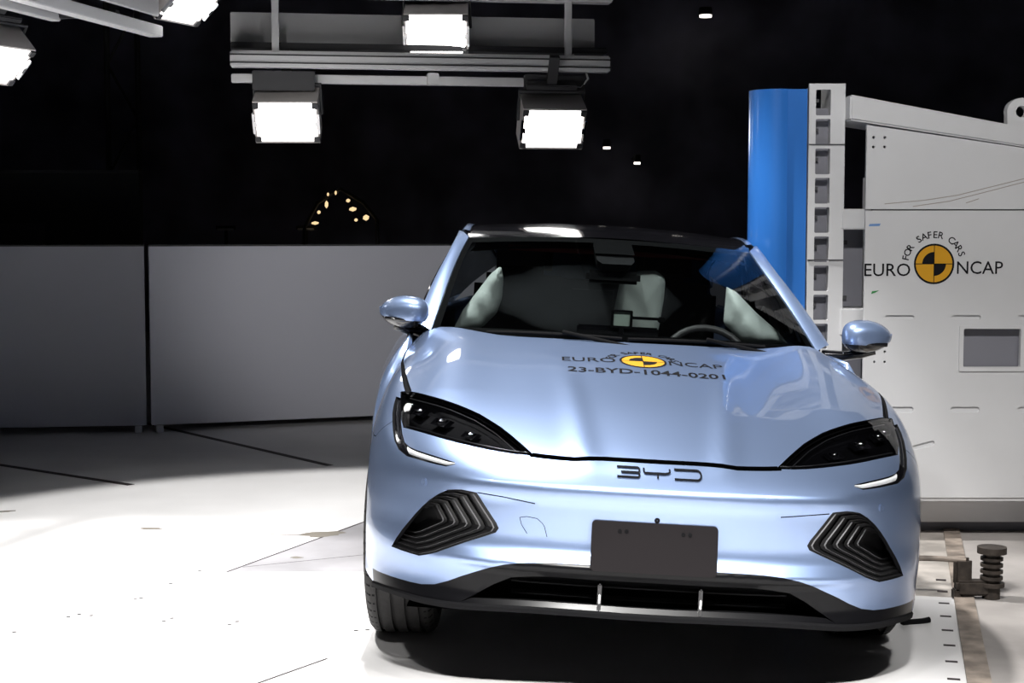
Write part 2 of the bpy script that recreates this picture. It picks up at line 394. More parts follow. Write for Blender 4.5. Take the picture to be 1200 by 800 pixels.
# ---------------------------------------------------------------- floodlights
def floodlight(label, loc, normal, roll=0., power=160, arm=.16, group='floodlights on the rigs', size=1.134):
    n = Vector(normal).normalized(); y = -n                       # local -y is the light direction
    upv = Vector((0, 0, 1)); x = y.cross(upv).normalized(); z = x.cross(y).normalized()
    M = Matrix((x, y, z)).transposed().to_4x4() @ Matrix.Rotation(roll, 4, 'Y'); M.translation = Vector(loc)
    t = bpy.data.objects.new('floodlight', None); COL.objects.link(t); t.matrix_world = M @ Matrix.Scale(size, 4)
    tag(t, label, 'floodlight', group)
    W_, H_ = .335, .24
    # tapered housing (open visor around the face)
    bm = bmesh.new()
    a = [(-W_/2, -.035, -H_/2), (W_/2, -.035, -H_/2), (W_/2, -.035, H_/2), (-W_/2, -.035, H_/2)]
    b = [(p[0]*.97, .0, p[2]*.97) for p in a]; c = [(p[0]*.98, .13, p[2]*.98) for p in a]; d = [(p[0]*.72, .20, p[2]*.7) for p in a]
    ai = [(p[0]*.94, -.035, p[2]*.92) for p in a]; bi = [(p[0]*.94, -.006, p[2]*.92) for p in a]
    L_ = [[bm.verts.new(q) for q in s] for s in (bi, ai, a, c, d)]
    for s0, s1 in zip(L_[:-1], L_[1:]):
        for k in range(4): bm.faces.new((s0[k], s0[(k+1) % 4], s1[(k+1) % 4], s1[k]))
    bm.faces.new(L_[-1]); bm.faces.new(L_[0][::-1])
    bobj('housing', bm, HOUSE, t, True, 30)
    boxo('led_panel', (0, -.014, 0), (W_*.90, .012, H_*.88), LEDM, t, .004)
    for s in (-1, 1):
        cl = boxo('clip', (s*W_*.50, -.045, .0), (.012, .02, .12), CHROME, t, .003)
        boxo('clip_hook', (s*W_*.47, -.05, .0), (.016, .012, .03), CHROME, cl)
        for q in (-1, 1): boxo('corner_tab', (s*W_*.455, -.04, q*H_*.40), (.03, .01, .03), RIGD, t)
    # yoke and hanger
    tubeo('yoke', [(-W_*.52, .06, 0), (-W_*.52, .10, H_*.62), (W_*.52, .10, H_*.62), (W_*.52, .06, 0)], .011, RIGD, t, 6)
    bk = boxo('bracket', (0, .13, H_*.62+.01), (W_*.8, .06, .05), RIGD, t, .005); boxo('hanger', (0, .13, H_*.62+arm/2+.03), (.05, .03, arm), RIGD, bk)
    p = Vector(loc)+n*.06
    spot(p, p+n, power, 92, .3, .14)
    return t
floodlight('floodlight hanging lowest under the left end of the light rig', (-1.328, 9.242, 2.095), (.02, -1, -.62), power=4)
floodlight('floodlight hanging under the right end of the light rig', (0.239, 9.35, 2.063), (.16, -1, -.66), arm=.16, power=4)
floodlight('floodlight at the top centre, between the rails of the light rig', (-0.450, 9.355, 2.616), (.0, -1, -.58), power=4, arm=.1)
floodlight('tilted floodlight at the far end of the left beam', (-1.66, 8.0, 2.60), (.62, -.30, -.80), power=4, size=1.0)
floodlight('tilted floodlight cut by the left picture edge', (-2.45, 7.4, 2.24), (.62, -.34, -.78), power=4, size=1.0)

# main light rig (aluminium beam frame)
t = empty('light_rig', (-0.533, 9.321, 2.690), (0, 0, R(8))); t.scale = (1.134,)*3; tag(t, 'grey aluminium light rig beam carrying floodlights above the car', 'light rig')
LR = 2.0
def rb(name, c, s, m, bev=.004): return boxo(name, c, s, m, t, bev)
rb('top_rail', (0, -.02, .135), (LR, .10, .075), RIGM); rb('top_rail_lip', (0, -.075, .115), (LR, .015, .03), RIGM)
rb('back_panel', (-.02, .20, -.04), (LR-.05, .02, .17), RIGM); rb('cable_tray', (0, .12, -.145), (LR-.02, .2, .03), RIGD)
lr = rb('lower_rail', (0, -.04, -.225), (LR-.02, .07, .085), RIGM, .008)
for z in (-.205, -.245): boxo('rail_groove', (0, -.078, z), (LR-.02, .004, .007), RIGD, lr)
rb('bottom_rail', (-.18, .10, -.31), (1.62, .05, .045), RIGM); rb('bottom_clamp', (.06, .06, -.305), (.06, .08, .06), RIGM)
for x in (-.76, .77): rb('upright', (x, -.03, -.04), (.036, .03, .30), RIGM)
for x in (-.72, .70): rb('hanger_bracket', (x, .0, -.33), (.32, .05, .10), RIGD)
for x in (-.14, -.06, .02): rb('bolt', (x+.04, -.085, .115), (.012, .012, .012), RIGD)
for x in (-.8, .8): tubeo('suspension_rod', [(x, 0, .17), (x, 0, 4.9)], .012, RIGD, t, 6)
tubeo('cable', [(.80, -.0, -.17), (.86, -.02, -.24), (.88, -.02, -.30), (.84, -.02, -.345), (.74, -.02, -.34)], .006, RIGM, t, 6)
# left beam, running in depth
t = empty('side_light_rig', (-1.80, 7.95, 2.44), (0, 0, R(-14))); tag(t, 'pale beam running toward the camera at the top left', 'light rig')
def sb(name, c, s, m, bev=.004): return boxo(name, c, s, m, t, bev)
sb('lower_rail', (0, -1.6, .0), (.075, 3.2, .055), RIGM); sb('side_rail', (-.30, -1.75, .02), (.05, 2.6, .035), RIGM)
sb('top_rail', (.04, -1.7, .32), (.08, 3.4, .06), RIGM); sb('side_panel', (.06, -1.7, .16), (.015, 3.2, .2), RIGM)
for y in (-.45, -1.3, -2.2): sb('cross_bar', (-.14, y, .03), (.34, .035, .03), RIGD)
for y in (-.6, -2.6): tubeo('suspension_rod', [(0, y, .3), (0, y, 5.0)], .012, RIGD, t, 6)

# ---------------------------------------------------------------- rigid pole barrier
BLUE = mat('blue_pole_wrap', (.03, .17, .56), .28, 0, .5, .1)
GREYP = mat('grey_backing', (.20, .20, .23), .6)
bar = empty('pole_barrier', (1.24, 7.3, 0)); tag(bar, 'rigid blue wrapped pole on white steel barrier struck by the car', 'barrier')
def B(x, y, z): return (x-1.24, y-7.3, z)
k7 = 7.1/1820
def px(x, y): return ((x-600)*k7, 1.42+(274-y)*k7)          # plate-plane metres from drawing measurements
# pole: round-nosed column
bm = bmesh.new(); pr = .127
prof = [(-.0+pr*math.cos(R(a)), pr*math.sin(R(a))) for a in range(75, 286, 10)]+[(.033, -.124), (.035, -.110), (.125, -.112), (.125, .112), (.035, .110), (.033, .124)]
r0 = [bm.verts.new(B(1.235+a, 7.32+b, .0)) for a, b in prof]; r1 = [bm.verts.new(B(1.235+a, 7.32+b, 2.085)) for a, b in prof]
n_ = len(prof)
for i in range(n_): bm.faces.new((r0[i], r0[(i+1) % n_], r1[(i+1) % n_], r1[i]))
bm.faces.new(r1); bm.faces.new(r0[::-1])
bobj('pole', bm, BLUE, bar, True, 30)
# perforated column
cells = []; z = 2.085
for i in range(15):
    cells.append(rrect(1.396, z-.122, 1.464, z-.004, .004, 1)); z -= .1345
Mx = Matrix.Translation(Vector(B(0, 7.19, 0)))
plate('column_plate', [(1.365, 0), (1.531, 0), (1.531, 2.108), (1.365, 2.108)], cells, .02, WHITEP, bar, Mx)
boxo('column_back', B(1.43, 7.255, 1.0), (.10, .01, 2.0), GREYP, bar)
boxo('column_side', B(1.371, 7.32, 1.045), (.012, .24, 2.09), WHITEP, bar); boxo('column_side', B(1.498, 7.32, 1.054), (.066, .22, 2.108), WHITEP, bar, .004)
for c in cells: boxo('cell_bolt', B(c[0][0]-.05, 7.24, c[0][1]+.07), (.014, .02, .016), RIGD, bar)
for zz in (1.83, 1.30): boxo('column_joint', B(1.448, 7.188, zz), (.165, .006, .005), RIGD, bar)
# plates
mid = px(0, 246)[1]; bot = px(0, 585)[1]; XL = px(1013, 0)[0]; XR = 3.3
topz = lambda x: 1.965-(x-1.6)*.145
slots = [rrect(*px(1038, 374), *px(1072, 369), .009), rrect(*px(1116, 374), *px(1150, 369), .009), rrect(*px(1194, 374), *px(1228, 369), .009),
         rrect(*px(1043, 484), *px(1073, 477), .012), rrect(*px(1117, 484), *px(1151, 477), .012), rrect(*px(1196, 484), *px(1230, 477), .012)]
def rotp(p, cx, cy, a): return [(cx+(x-cx)*math.cos(a)-(y-cy)*math.sin(a), cy+(x-cx)*math.sin(a)+(y-cy)*math.cos(a)) for x, y in p]
s7 = rrect(*px(1071, 526), *px(1099, 520), .011); cx, cy = px(1085, 523); slots.append(rotp(s7, cx, cy, R(15)))
win = rrect(*px(1130, 430), *px(1197, 385), .006, 2)
dots = [circ(*px(a, b), .006, 8) for a, b in ((1026, 412), (1038, 412), (1026, 424), (1038, 424), (1025, 418))][:4]
Mp = Matrix.Translation(Vector(B(0, 7.1, 0)))
lp = plate('lower_plate', [(XL, bot), (XR, bot), (XR, mid-.003), (XL, mid-.003)], slots+[win]+dots, .02, WHITEP, bar, Mp)
dots2 = [circ(*px(a, b), .007, 8) for a, b in ((1021, 162), (1034, 162), (1021, 173), (1034, 173))]
up_ = plate('upper_plate', [(XL, mid+.003), (XR, mid+.003), (XR, topz(XR)-.05), (XL, topz(XL)-.05)], dots2, .02, WHITEP, bar, Mp)
plate('window_frame', rrect(*px(1125, 435), *px(1202, 381), .008, 2), [win], .008, WHITEP, lp, Matrix.Translation(Vector(B(0, 7.092, 0))))
boxo('plate_backing', B(2.5, 7.150, .9), (1.7, .02, 1.3), GREYP, bar)
for sl in slots:
    sa = np.array(sl); c_ = sa.mean(0); boxo('slot_back', B(c_[0], 7.1155, c_[1]), (.15, .01, .06), WHITEP, lp)
boxo('plate_backing', B(2.5, 7.165, 1.7), (1.7, .02, .25), RIGD, bar)
# top flange and cross beams
bm = bmesh.new()
pts = [(1.531, topz(1.531)+.075), (XR, topz(XR)+.0), (XR, topz(XR)-.055), (1.531, topz(1.531)-.04)]
q0 = [bm.verts.new(B(a, 7.085, b)) for a, b in pts]; q1 = [bm.verts.new(B(a, 7.45, b)) for a, b in pts]
bm.faces.new(q0[::-1]); bm.faces.new(q1)
for i in range(4): bm.faces.new((q0[i], q0[(i+1) % 4], q1[(i+1) % 4], q1[i]))
bmesh.ops.bevel(bm, geom=list(bm.edges), offset=.008, segments=2, affect='EDGES'); bobj('top_flange', bm, WHITEP, bar, True)
for z0, z1 in ((1.44, 1.535), (.95, 1.075), (.25, .5)): boxo('cross_beam', B(1.60, 7.27, (z0+z1)/2), (.16, .18, z1-z0), WHITEP, bar, .005)
boxo('gap_plate', B(1.58, 7.33, 1.26), (.14, .02, .36), GREYP, bar); boxo('gap_plate', B(1.58, 7.33, .72), (.14, .02, .46), GREYP, bar)
for zz in (1.38, 1.12): boxo('gap_bolt', B(1.565, 7.315, zz), (.02, .01, .02), RIGD, bar)
boxo('back_frame', B(2.5, 7.42, .88), (1.6, .3, 1.64), WHITEP, bar, .01)
boxo('plinth', B(2.4, 7.62, .11), (2.0, .5, .22), GREYP, bar); boxo('plinth_edge', B(2.4, 7.36, .2), (2.0, .5, .02), WHITEP, bar)
# lifting lug
lug = [(px(1178, 0)[0], topz(2.3)-.02)]+[(2.318+.066*math.cos(R(a)), 1.975+.062*math.sin(R(a))) for a in range(195, -16, -15)]+[(2.40, topz(2.4)-.02)]
plate('lifting_lug', lug, [circ(2.318, 1.975, .026, 16)], .05, WHITEP, bar, Matrix.Translation(Vector(B(0, 7.12, 0))))
# scuffs on the plates
SCUFF = mat('scuff', (.38, .33, .29), .7)
for pts in ([(1035, 239), (1080, 235), (1120, 229), (1160, 219), (1200, 209)], [(1068, 242), (1110, 236), (1150, 226), (1200, 213)], [(1130, 238), (1145, 233)]):
    tubeo('scuff', [B(px(a, b)[0], 7.0995, px(a, b)[1]) for a, b in pts], .0016, SCUFF, up_, 4)
# printed sign
cx, cz = px(1094, 309); yel, blk = roundel(.088)
def flat_on(name, vf, y, m, parent, cx=cx, cz=cz):
    v = [B(p[0]+cx, y, p[1]+cz) for p in vf[0]]; return mobj(name, v, vf[1], m, parent)
sg = flat_on('sign_disc', yel, 7.0985, INKY, lp)
flat_on('sign_quadrants', blk, 7.0980, INKB, lp)
flat_on('sign_lettering', shift(text_mesh('EURO', .060, .21, .004), -.213, -.055), 7.0985, INKB, lp)
flat_on('sign_lettering', shift(text_mesh('NCAP', .060, .21, .004), .21, -.045), 7.0985, INKB, lp)
for wd, i0 in (('FOR', 0), ('SAFER', 4), ('CARS', 10)):
    da = (20-168)/13; flat_on('sign_lettering', arc_text(wd, .118, .032, 168+da*i0, 168+da*(i0+len(wd)-1)), 7.0985, INKB, lp)
GREEN = mat('green_mark', (.03, .25, .06), .5); BLUEI = mat('blue_mark', (.15, .3, .6), .5)
flat_on('tape_mark', (np.array([(-.02, -.008), (.0, -.002), (.016, .008), (-.016, .004)]), [(0, 1, 2, 3)]), 7.0985, GREEN, lp, *px(1026, 342))
flat_on('pen_mark', (np.array([(-.025, -.004), (.025, -.003), (.03, .008), (-.02, .006)]), [(0, 1, 2, 3)]), 7.0985, BLUEI, lp, *px(1023, 264))

# ---------------------------------------------------------------- small things on the floor
IRON = mat('rusty_iron', (.045, .036, .03), .6, .3, noise=(30, .6, 1.5, 3))
t = empty('winch_spool', (1.87, 5.98, 0)); tag(t, 'dark rusty spool and lever standing on the floor beside the rail', 'spool')
bm = bmesh.new(); lathe(bm, [(0, .001), (0, .034), (.05, .034), (.05, .05), (.065, .05), (.065, .032), (.18, .032), (.18, .056), (.205, .056), (.205, .001)], 24, 'z'); bobj('spool', bm, IRON, t, True)
for i in range(4): 
    bm = bmesh.new(); lathe(bm, [(.078+i*.025, .032), (.078+i*.025, .043), (.09+i*.025, .043), (.09+i*.025, .032)], 20, 'z'); bobj('coil', bm, IRON, t, True)
boxo('base_block', (-.075, .0, .045), (.13, .06, .06), IRON, t, .01); boxo('lever', (-.11, .01, .105), (.07, .035, .11), IRON, t, .012)
boxo('lever_foot', (-.135, .0, .02), (.03, .05, .04), IRON, t, .005)
tubeo('rod', [(-.10, .01, .15), (-.20, .015, .155), (-.33, .03, .155)], .011, RUST, t, 8)
t = empty('black_bolt', (1.475, 5.57, .013), (0, R(0), R(15))); tag(t, 'small black metal bolt lying on the floor beside the car bumper', 'bolt')
tubeo('shank', [(-.05, 0, 0), (.02, 0, 0), (.05, 0, .004)], .011, MATTEB, t, 8); bm = bmesh.new(); lathe(bm, [(-.062, .001), (-.062, .0135), (-.04, .0135), (-.04, .001)], 8, 'x'); bobj('head', bm, MATTEB, t)
# ================================================================ the car
# ---- body surface: implicit form, nose at y=0, +y to the rear, z up
def mono(xs, ys):
    xs = np.array(xs, float); ys = np.array(ys, float); h = np.diff(xs); d = np.diff(ys)/h; m = np.zeros_like(ys)
    m[1:-1] = np.where(d[:-1]*d[1:] > 0, 2*d[:-1]*d[1:]/(d[:-1]+d[1:]+1e-12), 0); m[0] = d[0]; m[-1] = d[-1]
    def f(x):
        x = np.clip(np.asarray(x, float), xs[0], xs[-1]); i = np.clip(np.searchsorted(xs, x)-1, 0, len(xs)-2); t = (x-xs[i])/h[i]
        return ((1+2*t)*(1-t)**2*ys[i]+t*(1-t)**2*h[i]*m[i]+t*t*(3-2*t)*ys[i+1]+t*t*(t-1)*h[i]*m[i+1])
    return f
_pz = np.linspace(.05, 1.1, 1051); _py = np.interp(_pz, [.10, .20, .235, .30, .37, .405, .452, .49, .60, .655, .70, .74, .80, .90, 1.0], [.12, .02, .0, .04, .034, .002, .034, .038, .024, .0, .034, .088, .16, .29, .42])
_py = np.convolve(np.pad(_py, 8, 'edge'), np.hanning(17)/np.hanning(17).sum(), 'valid')
_ps = np.convolve(np.pad(_py, 80, 'edge'), np.hanning(161)/np.hanning(161).sum(), 'valid')
BP = lambda z: np.interp(z, _pz, _py)
BW = mono([.10, .2, .35, .50, .60, .70, .78, .85, .90, .95, 1.0, 1.1],
          [.90, .950, .962, .965, .963, .955, .938, .912, .885, .845, .79, .65])
BM_ = mono([.1, .3, .5, .7, .85, 1.0], [3.45, 3.45, 3.35, 3.0, 2.65, 2.4])
BH = mono([0, .06, .15, .3, .5, .75, 1.0, 1.3, 1.6], [.66, .695, .735, .785, .84, .895, .945, .995, 1.04])
def smax(a, b, k):
    h = np.clip(.5+.5*(a-b)/k, 0, 1); return b+(a-b)*h+k*h*(1-h)
def bodyF(p):
    x, y, z = p[..., 0], p[..., 1], p[..., 2]; ax = np.abs(x); m = BM_(z)
    w = np.clip((ax-.48)/.27, 0, 1); w = w*w*(3-2*w); pz = BP(z)*(1-w)+np.interp(z, _pz, _ps)*w
    g1 = (((ax/BW(z))**m+(np.maximum(0, 1.2-y)/(1.2-pz))**m)**(1/m)-1)*.92
    s = np.clip((y-.15)/.5, 0, 1)
    hz = BH(y)-.05*(ax/.75)**2.2+.03*s*np.exp(-((ax-.70)/.14)**2)
    hz = hz+.006*np.exp(-((ax-(.205+.085*y))/.045)**2)*np.clip((1.2-y)/.5, 0, 1)*np.clip(y/.15, 0, 1)
    return smax(g1, (z-hz)*.95, .055)
def march(O, D, t0, t1, n=70):
    O = np.broadcast_to(np.asarray(O, float), D.shape); ts = np.linspace(t0, t1, n)
    lo = np.full(len(D), t0); hi = np.full(len(D), t1); s = np.sign(bodyF(O+D*t0)); done = np.zeros(len(D), bool)
    for a, b in zip(ts[:-1], ts[1:]):
        ch = (np.sign(bodyF(O+D*b)) != s) & ~done; lo[ch] = a; hi[ch] = b; done |= ch
    for _ in range(26):
        mid = (lo+hi)/2; same = np.sign(bodyF(O+D*mid[:, None])) == s; lo = np.where(same, mid, lo); hi = np.where(same, hi, mid)
    return O+D*hi[:, None]
OC = np.array([0, 1.6, .35])
def uv2p(uv, inward=0.):
    uv = np.asarray(uv, float); r2 = (uv**2).sum(1); D = np.stack([2*uv[:, 0], -(1-r2), 2*uv[:, 1]], 1)/(1+r2)[:, None]
    p = march(OC, D, .3, 2.2)
    return p-D*inward if np.isscalar(inward) else p-D*np.asarray(inward)[:, None]
def p2uv(p):
    d = np.asarray(p, float)-OC; d = d/np.linalg.norm(d, axis=1, keepdims=True); return np.stack([d[:, 0], d[:, 2]], 1)/(1-d[:, 1:2])
def grad(p):
    e = .0015; g = np.stack([bodyF(p+np.eye(3)[k]*e)-bodyF(p-np.eye(3)[k]*e) for k in range(3)], -1); return g/(np.linalg.norm(g, axis=1, keepdims=True)+1e-12)
def on_front(xz, lift=0.):           # point on the nose seen square from the front
    xz = np.asarray(xz, float); O = np.stack([xz[:, 0], np.full(len(xz), -.6), xz[:, 1]], 1)
    p = march(O, np.tile([0., 1., 0.], (len(xz), 1)), 0, 2.0); return p+grad(p)*lift
def on_top(xy, lift=0.):             # point on the hood seen square from above
    xy = np.asarray(xy, float); O = np.stack([xy[:, 0], xy[:, 1], np.full(len(xy), 1.5)], 1)
    p = march(O, np.tile([0., 0., -1.], (len(xy), 1)), 0, 1.2); return p+grad(p)*lift
# ---- crash deformation: the cabin bends away from the pole, the struck side is pushed in
ROLL = R(3.0); YAW = R(1.5); CARX, CARY = .397, 4.58
bend = mono([0, 1.0, 1.6, 2.2, 2.8, 3.6, 5.0], [0, 0, -.05, -.10, -.11, -.08, .0])
def to_car(wp):
    x, y, z = wp[0]-CARX, wp[1]-CARY, wp[2]; c, s = math.cos(YAW), math.sin(YAW); x, y = c*x-s*y, s*x+c*y
    c, s = math.cos(ROLL), math.sin(ROLL); return (c*x-s*z, y, s*x+c*z)
_pa = to_car((1.108, 7.32, .3)); _pb = to_car((1.108, 7.32, 1.5))
def deform(P):
    P = np.array(P, float).reshape(-1, 3).copy(); P[:, 0] += bend(P[:, 1])
    z = P[:, 2]; xp = _pa[0]+(_pb[0]-_pa[0])*(z-_pa[2])/(_pb[2]-_pa[2])-.012
    dy = np.maximum(0, np.abs(P[:, 1]-_pa[1])-.13); lim = xp+dy*.75+.25*dy**2
    r = P[:, 0] > .3; k = .05; a = P[:, 0]; h = np.clip(.5+.5*(lim-a)/k, 0, 1); sm = lim+(a-lim)*h-k*h*(1-h)
    P[:, 0] = np.where(r, np.minimum(a, sm), a)
    return P
car = empty('car', (CARX, CARY, 0), (0, 0, -YAW))
tag(car, 'light blue electric saloon car with black roof, nose towards the camera, hitting the blue pole', 'car')
def cpart(name, verts, faces, m, parent=None, normals=None, smooth=True, ang=35, de=True):
    v = deform(verts) if de else np.asarray(verts, float)
    o = mobj(name, v, faces, m, parent or car, smooth, ang, normals)
    if parent is None: o.rotation_euler = (0, ROLL, 0)
    return o
def croll(o, de=True):
    """finish a car-space part: deform its mesh and roll it with the body"""
    if de:
        me = o.data; P = np.array([v.co[:] for v in me.vertices]); Q = deform(P)
        for v, q in zip(me.vertices, Q): v.co = q
    if o.parent is car: o.rotation_euler = (0, ROLL, 0)
    return o
FEAT = {
    'hl_top': [[0.3915, 0.2231], [0.3649, 0.221], [0.3401, 0.2148], [0.3161, 0.2087], [0.2918, 0.2029], [0.2682, 0.1965], [0.2454, 0.1889], [0.2237, 0.1808], [0.2044, 0.1714], [0.1859, 0.1623], [0.1697, 0.1527], [0.1546, 0.1434], [0.1405, 0.1341], [0.1272, 0.125]],
    'hl_bot': [[0.1272, 0.125], [0.1466, 0.1252], [0.1659, 0.1271], [0.1853, 0.1298], [0.2049, 0.1328], [0.2245, 0.1363], [0.2442, 0.1403], [0.264, 0.1445], [0.284, 0.1484], [0.3044, 0.1521]],
    'drl_out': [[0.3905, 0.2129], [0.373, 0.1945], [0.3563, 0.1775], [0.3388, 0.1619], [0.3223, 0.1473], [0.3057, 0.1331], [0.2881, 0.1217], [0.2682, 0.114]],
    'drl_low': [[0.2682, 0.114], [0.2561, 0.1121], [0.2442, 0.1102], [0.2326, 0.1083], [0.2209, 0.1067], [0.2092, 0.1054], [0.2, 0.1083]],
    'drl_up': [[0.2016, 0.1105], [0.2154, 0.1133], [0.2292, 0.1161], [0.2431, 0.1188], [0.257, 0.1216], [0.2707, 0.1252], [0.2834, 0.1307]],
    'drl_in': [[0.2834, 0.1307], [0.2971, 0.1419], [0.3104, 0.1542], [0.3242, 0.1666], [0.3387, 0.1798], [0.3536, 0.193], [0.3693, 0.2071]],
    'in_a': [[0.279, 0.014], [0.2708, 0.0247], [0.2626, 0.0352], [0.2537, 0.0449], [0.2446, 0.0543], [0.2351, 0.063], [0.2251, 0.071], [0.2144, 0.0776], [0.2028, 0.0826]],
    'in_b': [[0.2028, 0.0826], [0.1949, 0.0835], [0.1871, 0.084], [0.1792, 0.0832], [0.1713, 0.0824]],
    'in_c': [[0.1713, 0.0824], [0.1679, 0.0778], [0.1645, 0.0732], [0.1611, 0.0686], [0.1576, 0.064], [0.1542, 0.0594], [0.1508, 0.0549], [0.1484, 0.0497], [0.1512, 0.0454]],
    'in_d': [[0.1512, 0.0454], [0.1614, 0.041], [0.1717, 0.0368], [0.182, 0.0326], [0.1922, 0.0281], [0.2025, 0.0235], [0.2127, 0.0189], [0.2232, 0.0154], [0.2338, 0.0124]],
    'in_e': [[0.2338, 0.0124], [0.2451, 0.0128], [0.2565, 0.0132], [0.2676, 0.0136], [0.279, 0.014]],
    'pb': [[0.3289, -0.024], [0.3118, -0.0223], [0.2954, -0.0206], [0.2794, -0.0193], [0.2637, -0.0183], [0.2469, -0.0176], [0.2305, -0.0167], [0.2143, -0.0139], [0.1989, -0.008], [0.1839, -0.0008], [0.1688, 0.0056], [0.154, 0.0118], [0.1387, 0.0168], [0.1231, 0.0198], [0.1072, 0.0212], [0.0912, 0.022], [0.0751, 0.0222], [0.059, 0.0225]],
    'lip': [[0.3233, -0.0394], [0.3001, -0.0355], [0.2779, -0.0323], [0.2549, -0.0308], [0.2318, -0.0303], [0.2084, -0.0293], [0.1852, -0.0281], [0.1623, -0.0264], [0.1393, -0.025], [0.1164, -0.0242], [0.0935, -0.0239], [0.0705, -0.024], [0.0475, -0.0242], [0.0244, -0.0246]],
    'open': [[0.1821, -0.0254], [0.1665, -0.0152], [0.1507, -0.0051], [0.134, 0.0034], [0.1156, 0.006], [0.0969, 0.0074], [0.0782, 0.0074], [0.0595, 0.0071]],
    'seam': [[0.1272, 0.125], [0.1118, 0.124], [0.0963, 0.1234], [0.0809, 0.1231], [0.0663, 0.1251], [0.0511, 0.1261], [0.0356, 0.1262], [0.02, 0.1262], [0.0044, 0.1261]],
    'hood_side': [[0.3659, 0.2189], [0.4116, 0.2489], [0.4641, 0.2836], [0.5225, 0.3214], [0.5899, 0.3651], [0.6579, 0.4249], [0.7271, 0.5038], [0.7958, 0.6027]],
    'crease': [[0.1994, 0.1092], [0.1752, 0.1057], [0.1514, 0.1021], [0.1279, 0.0988], [0.1043, 0.0975], [0.0807, 0.0961]],
    'bsplit': [[0.4298, 0.158], [0.3891, 0.1475], [0.3515, 0.1396], [0.3177, 0.1323]],
    'tow1': [[-0.1279, 0.0621], [-0.1209, 0.0635], [-0.1107, 0.0622], [-0.1045, 0.0566], [-0.1014, 0.0452]],
    'tow2': [[-0.1279, 0.0621], [-0.1262, 0.0556], [-0.1207, 0.047]],
    'lineL': [[-0.1699, 0.0823], [-0.144, 0.0803], [-0.1134, 0.0763]],
    'lineR': [[0.119, 0.0763], [0.1441, 0.0787], [0.1679, 0.0809]],
}
FE = {k: np.array(v) for k, v in FEAT.items()}
mir = lambda a: np.asarray(a)*[-1, 1]
def cat_(*s): return np.concatenate([np.asarray(q) for q in s])
HL = cat_(FE['hl_top'], FE['hl_bot'][1:], FE['drl_in'][3:-1])
DRL = cat_(FE['drl_out'], FE['drl_low'][1:], FE['drl_up'], FE['drl_in'][1:])
INT = cat_(FE['in_a'], FE['in_b'][1:], FE['in_c'][1:], FE['in_d'][1:], FE['in_e'][1:-1])
# lower black valance: between the paint edge and the lip
def sym_line(a):                      # outer -> centre on one side, mirrored to the other
    a = np.asarray(a); return np.concatenate([a, mir(a)[::-1]])
PB = sym_line(FE['pb']); LIP = sym_line(FE['lip'])
LOWER = np.concatenate([PB, LIP[::-1]])
op = FE['open']; OPEN = np.concatenate([op, mir(op)[::-1]])       # top edge of the grille opening
lx_ = np.linspace(.172, .0244, 7); lipo = np.stack([lx_, np.interp(lx_, FE['lip'][::-1, 0], FE['lip'][::-1, 1])+.0065], 1)
OPENP = np.concatenate([op, mir(op)[::-1], mir(lipo), lipo[::-1]])
SEAMF = np.concatenate([FE['seam'], mir(FE['seam'])[::-1]])
cx_ = np.linspace(.80, 0, 12); cowl3 = np.stack([cx_, 1.36+.21*(cx_/.78)**2], 1)
COWL = p2uv(on_top(np.concatenate([cowl3, (cowl3*[-1, 1])[::-1][1:]])))
HS = np.concatenate([FE['hood_side'][:-1], COWL[:1]])
HOOD = np.concatenate([FE['seam'][::-1], FE['hl_top'][::-1][1:-1], HS, COWL[1:-1], mir(HS)[::-1], mir(FE['hl_top'][1:-1]), mir(FE['seam'])])
ARC_Y, ARC_Z, ARC_R = .92, .34, .385
def side_pts(yz):
    yz = np.asarray(yz, float); O = np.stack([np.zeros(len(yz)), yz[:, 0], yz[:, 1]], 1)
    return march(O, np.tile([1., 0., 0.], (len(yz), 1)), .2, 1.3)
ARCH = p2uv(side_pts([(ARC_Y+ARC_R*math.cos(R(a)), ARC_Z+ARC_R*math.sin(R(a))) for a in range(-22, 203, 7)]))
REAR = p2uv(side_pts([(1.45, z) for z in np.linspace(.2, .955, 16)]))
SPLIT = np.concatenate([FE['drl_out'][3:4], p2uv(side_pts([(.60, .692), (.70, .690), (.80, .690)]))])
DRLGAP = FE['drl_out']
seams = [(SEAMF, .0026), (FE['hl_top'], .0016), (HS, .0042), (SPLIT, .0006), (FE['hl_bot'], .0007)]
S2 = []
for s, g in seams:
    S2.append((s, g))
    if s is not SEAMF: S2.append((mir(s), g))
S2 += [(FE['tow1'], .0003), (FE['tow2'], .0003), (FE['lineL'], .0005), (FE['lineR'], .0005)]
loops = [(LOWER, True), (OPENP, True), (COWL, False)]
for P_ in (HL, DRL, INT): loops += [(P_, True), (mir(P_), True)]
for P_ in (ARCH, REAR): loops += [(P_, False), (mir(P_), False)]
for s, g in S2:
    a, b = offset_pl(resamp(s, max(len(s), 12)), g); loops += [(a, False), (b, False)]
sp = .0085
gx, gy = np.meshgrid(np.arange(-.84, .845, sp), np.arange(-.20, .86, sp)); gpts = np.stack([gx.ravel(), gy.ravel()], 1)
gpts = gpts[(gpts**2).sum(1) < .96]
UV, TR = cdt(gpts, loops)
P3 = uv2p(UV); N3 = grad(P3)
CEN = UV[TR].mean(1); C3 = P3[TR].mean(1); acx = np.abs(CEN)*[1, 1]; acx[:, 1] = CEN[:, 1]
lab = np.full(len(TR), 'bumper', dtype=object)
lab[((C3[:, 1] > .5) & (C3[:, 2] > .69)) | (C3[:, 1] > .95)] = 'fender'
lab[pip(CEN, LOWER)] = 'lower'
inhood = pip(CEN, HOOD); lab[inhood] = 'hood'
behind = (C3[:, 1] > 1.36+.21*(C3[:, 0]/.78)**2) & (np.abs(C3[:, 0]) < .80) & (C3[:, 2] > .93)
lab[behind] = 'none'
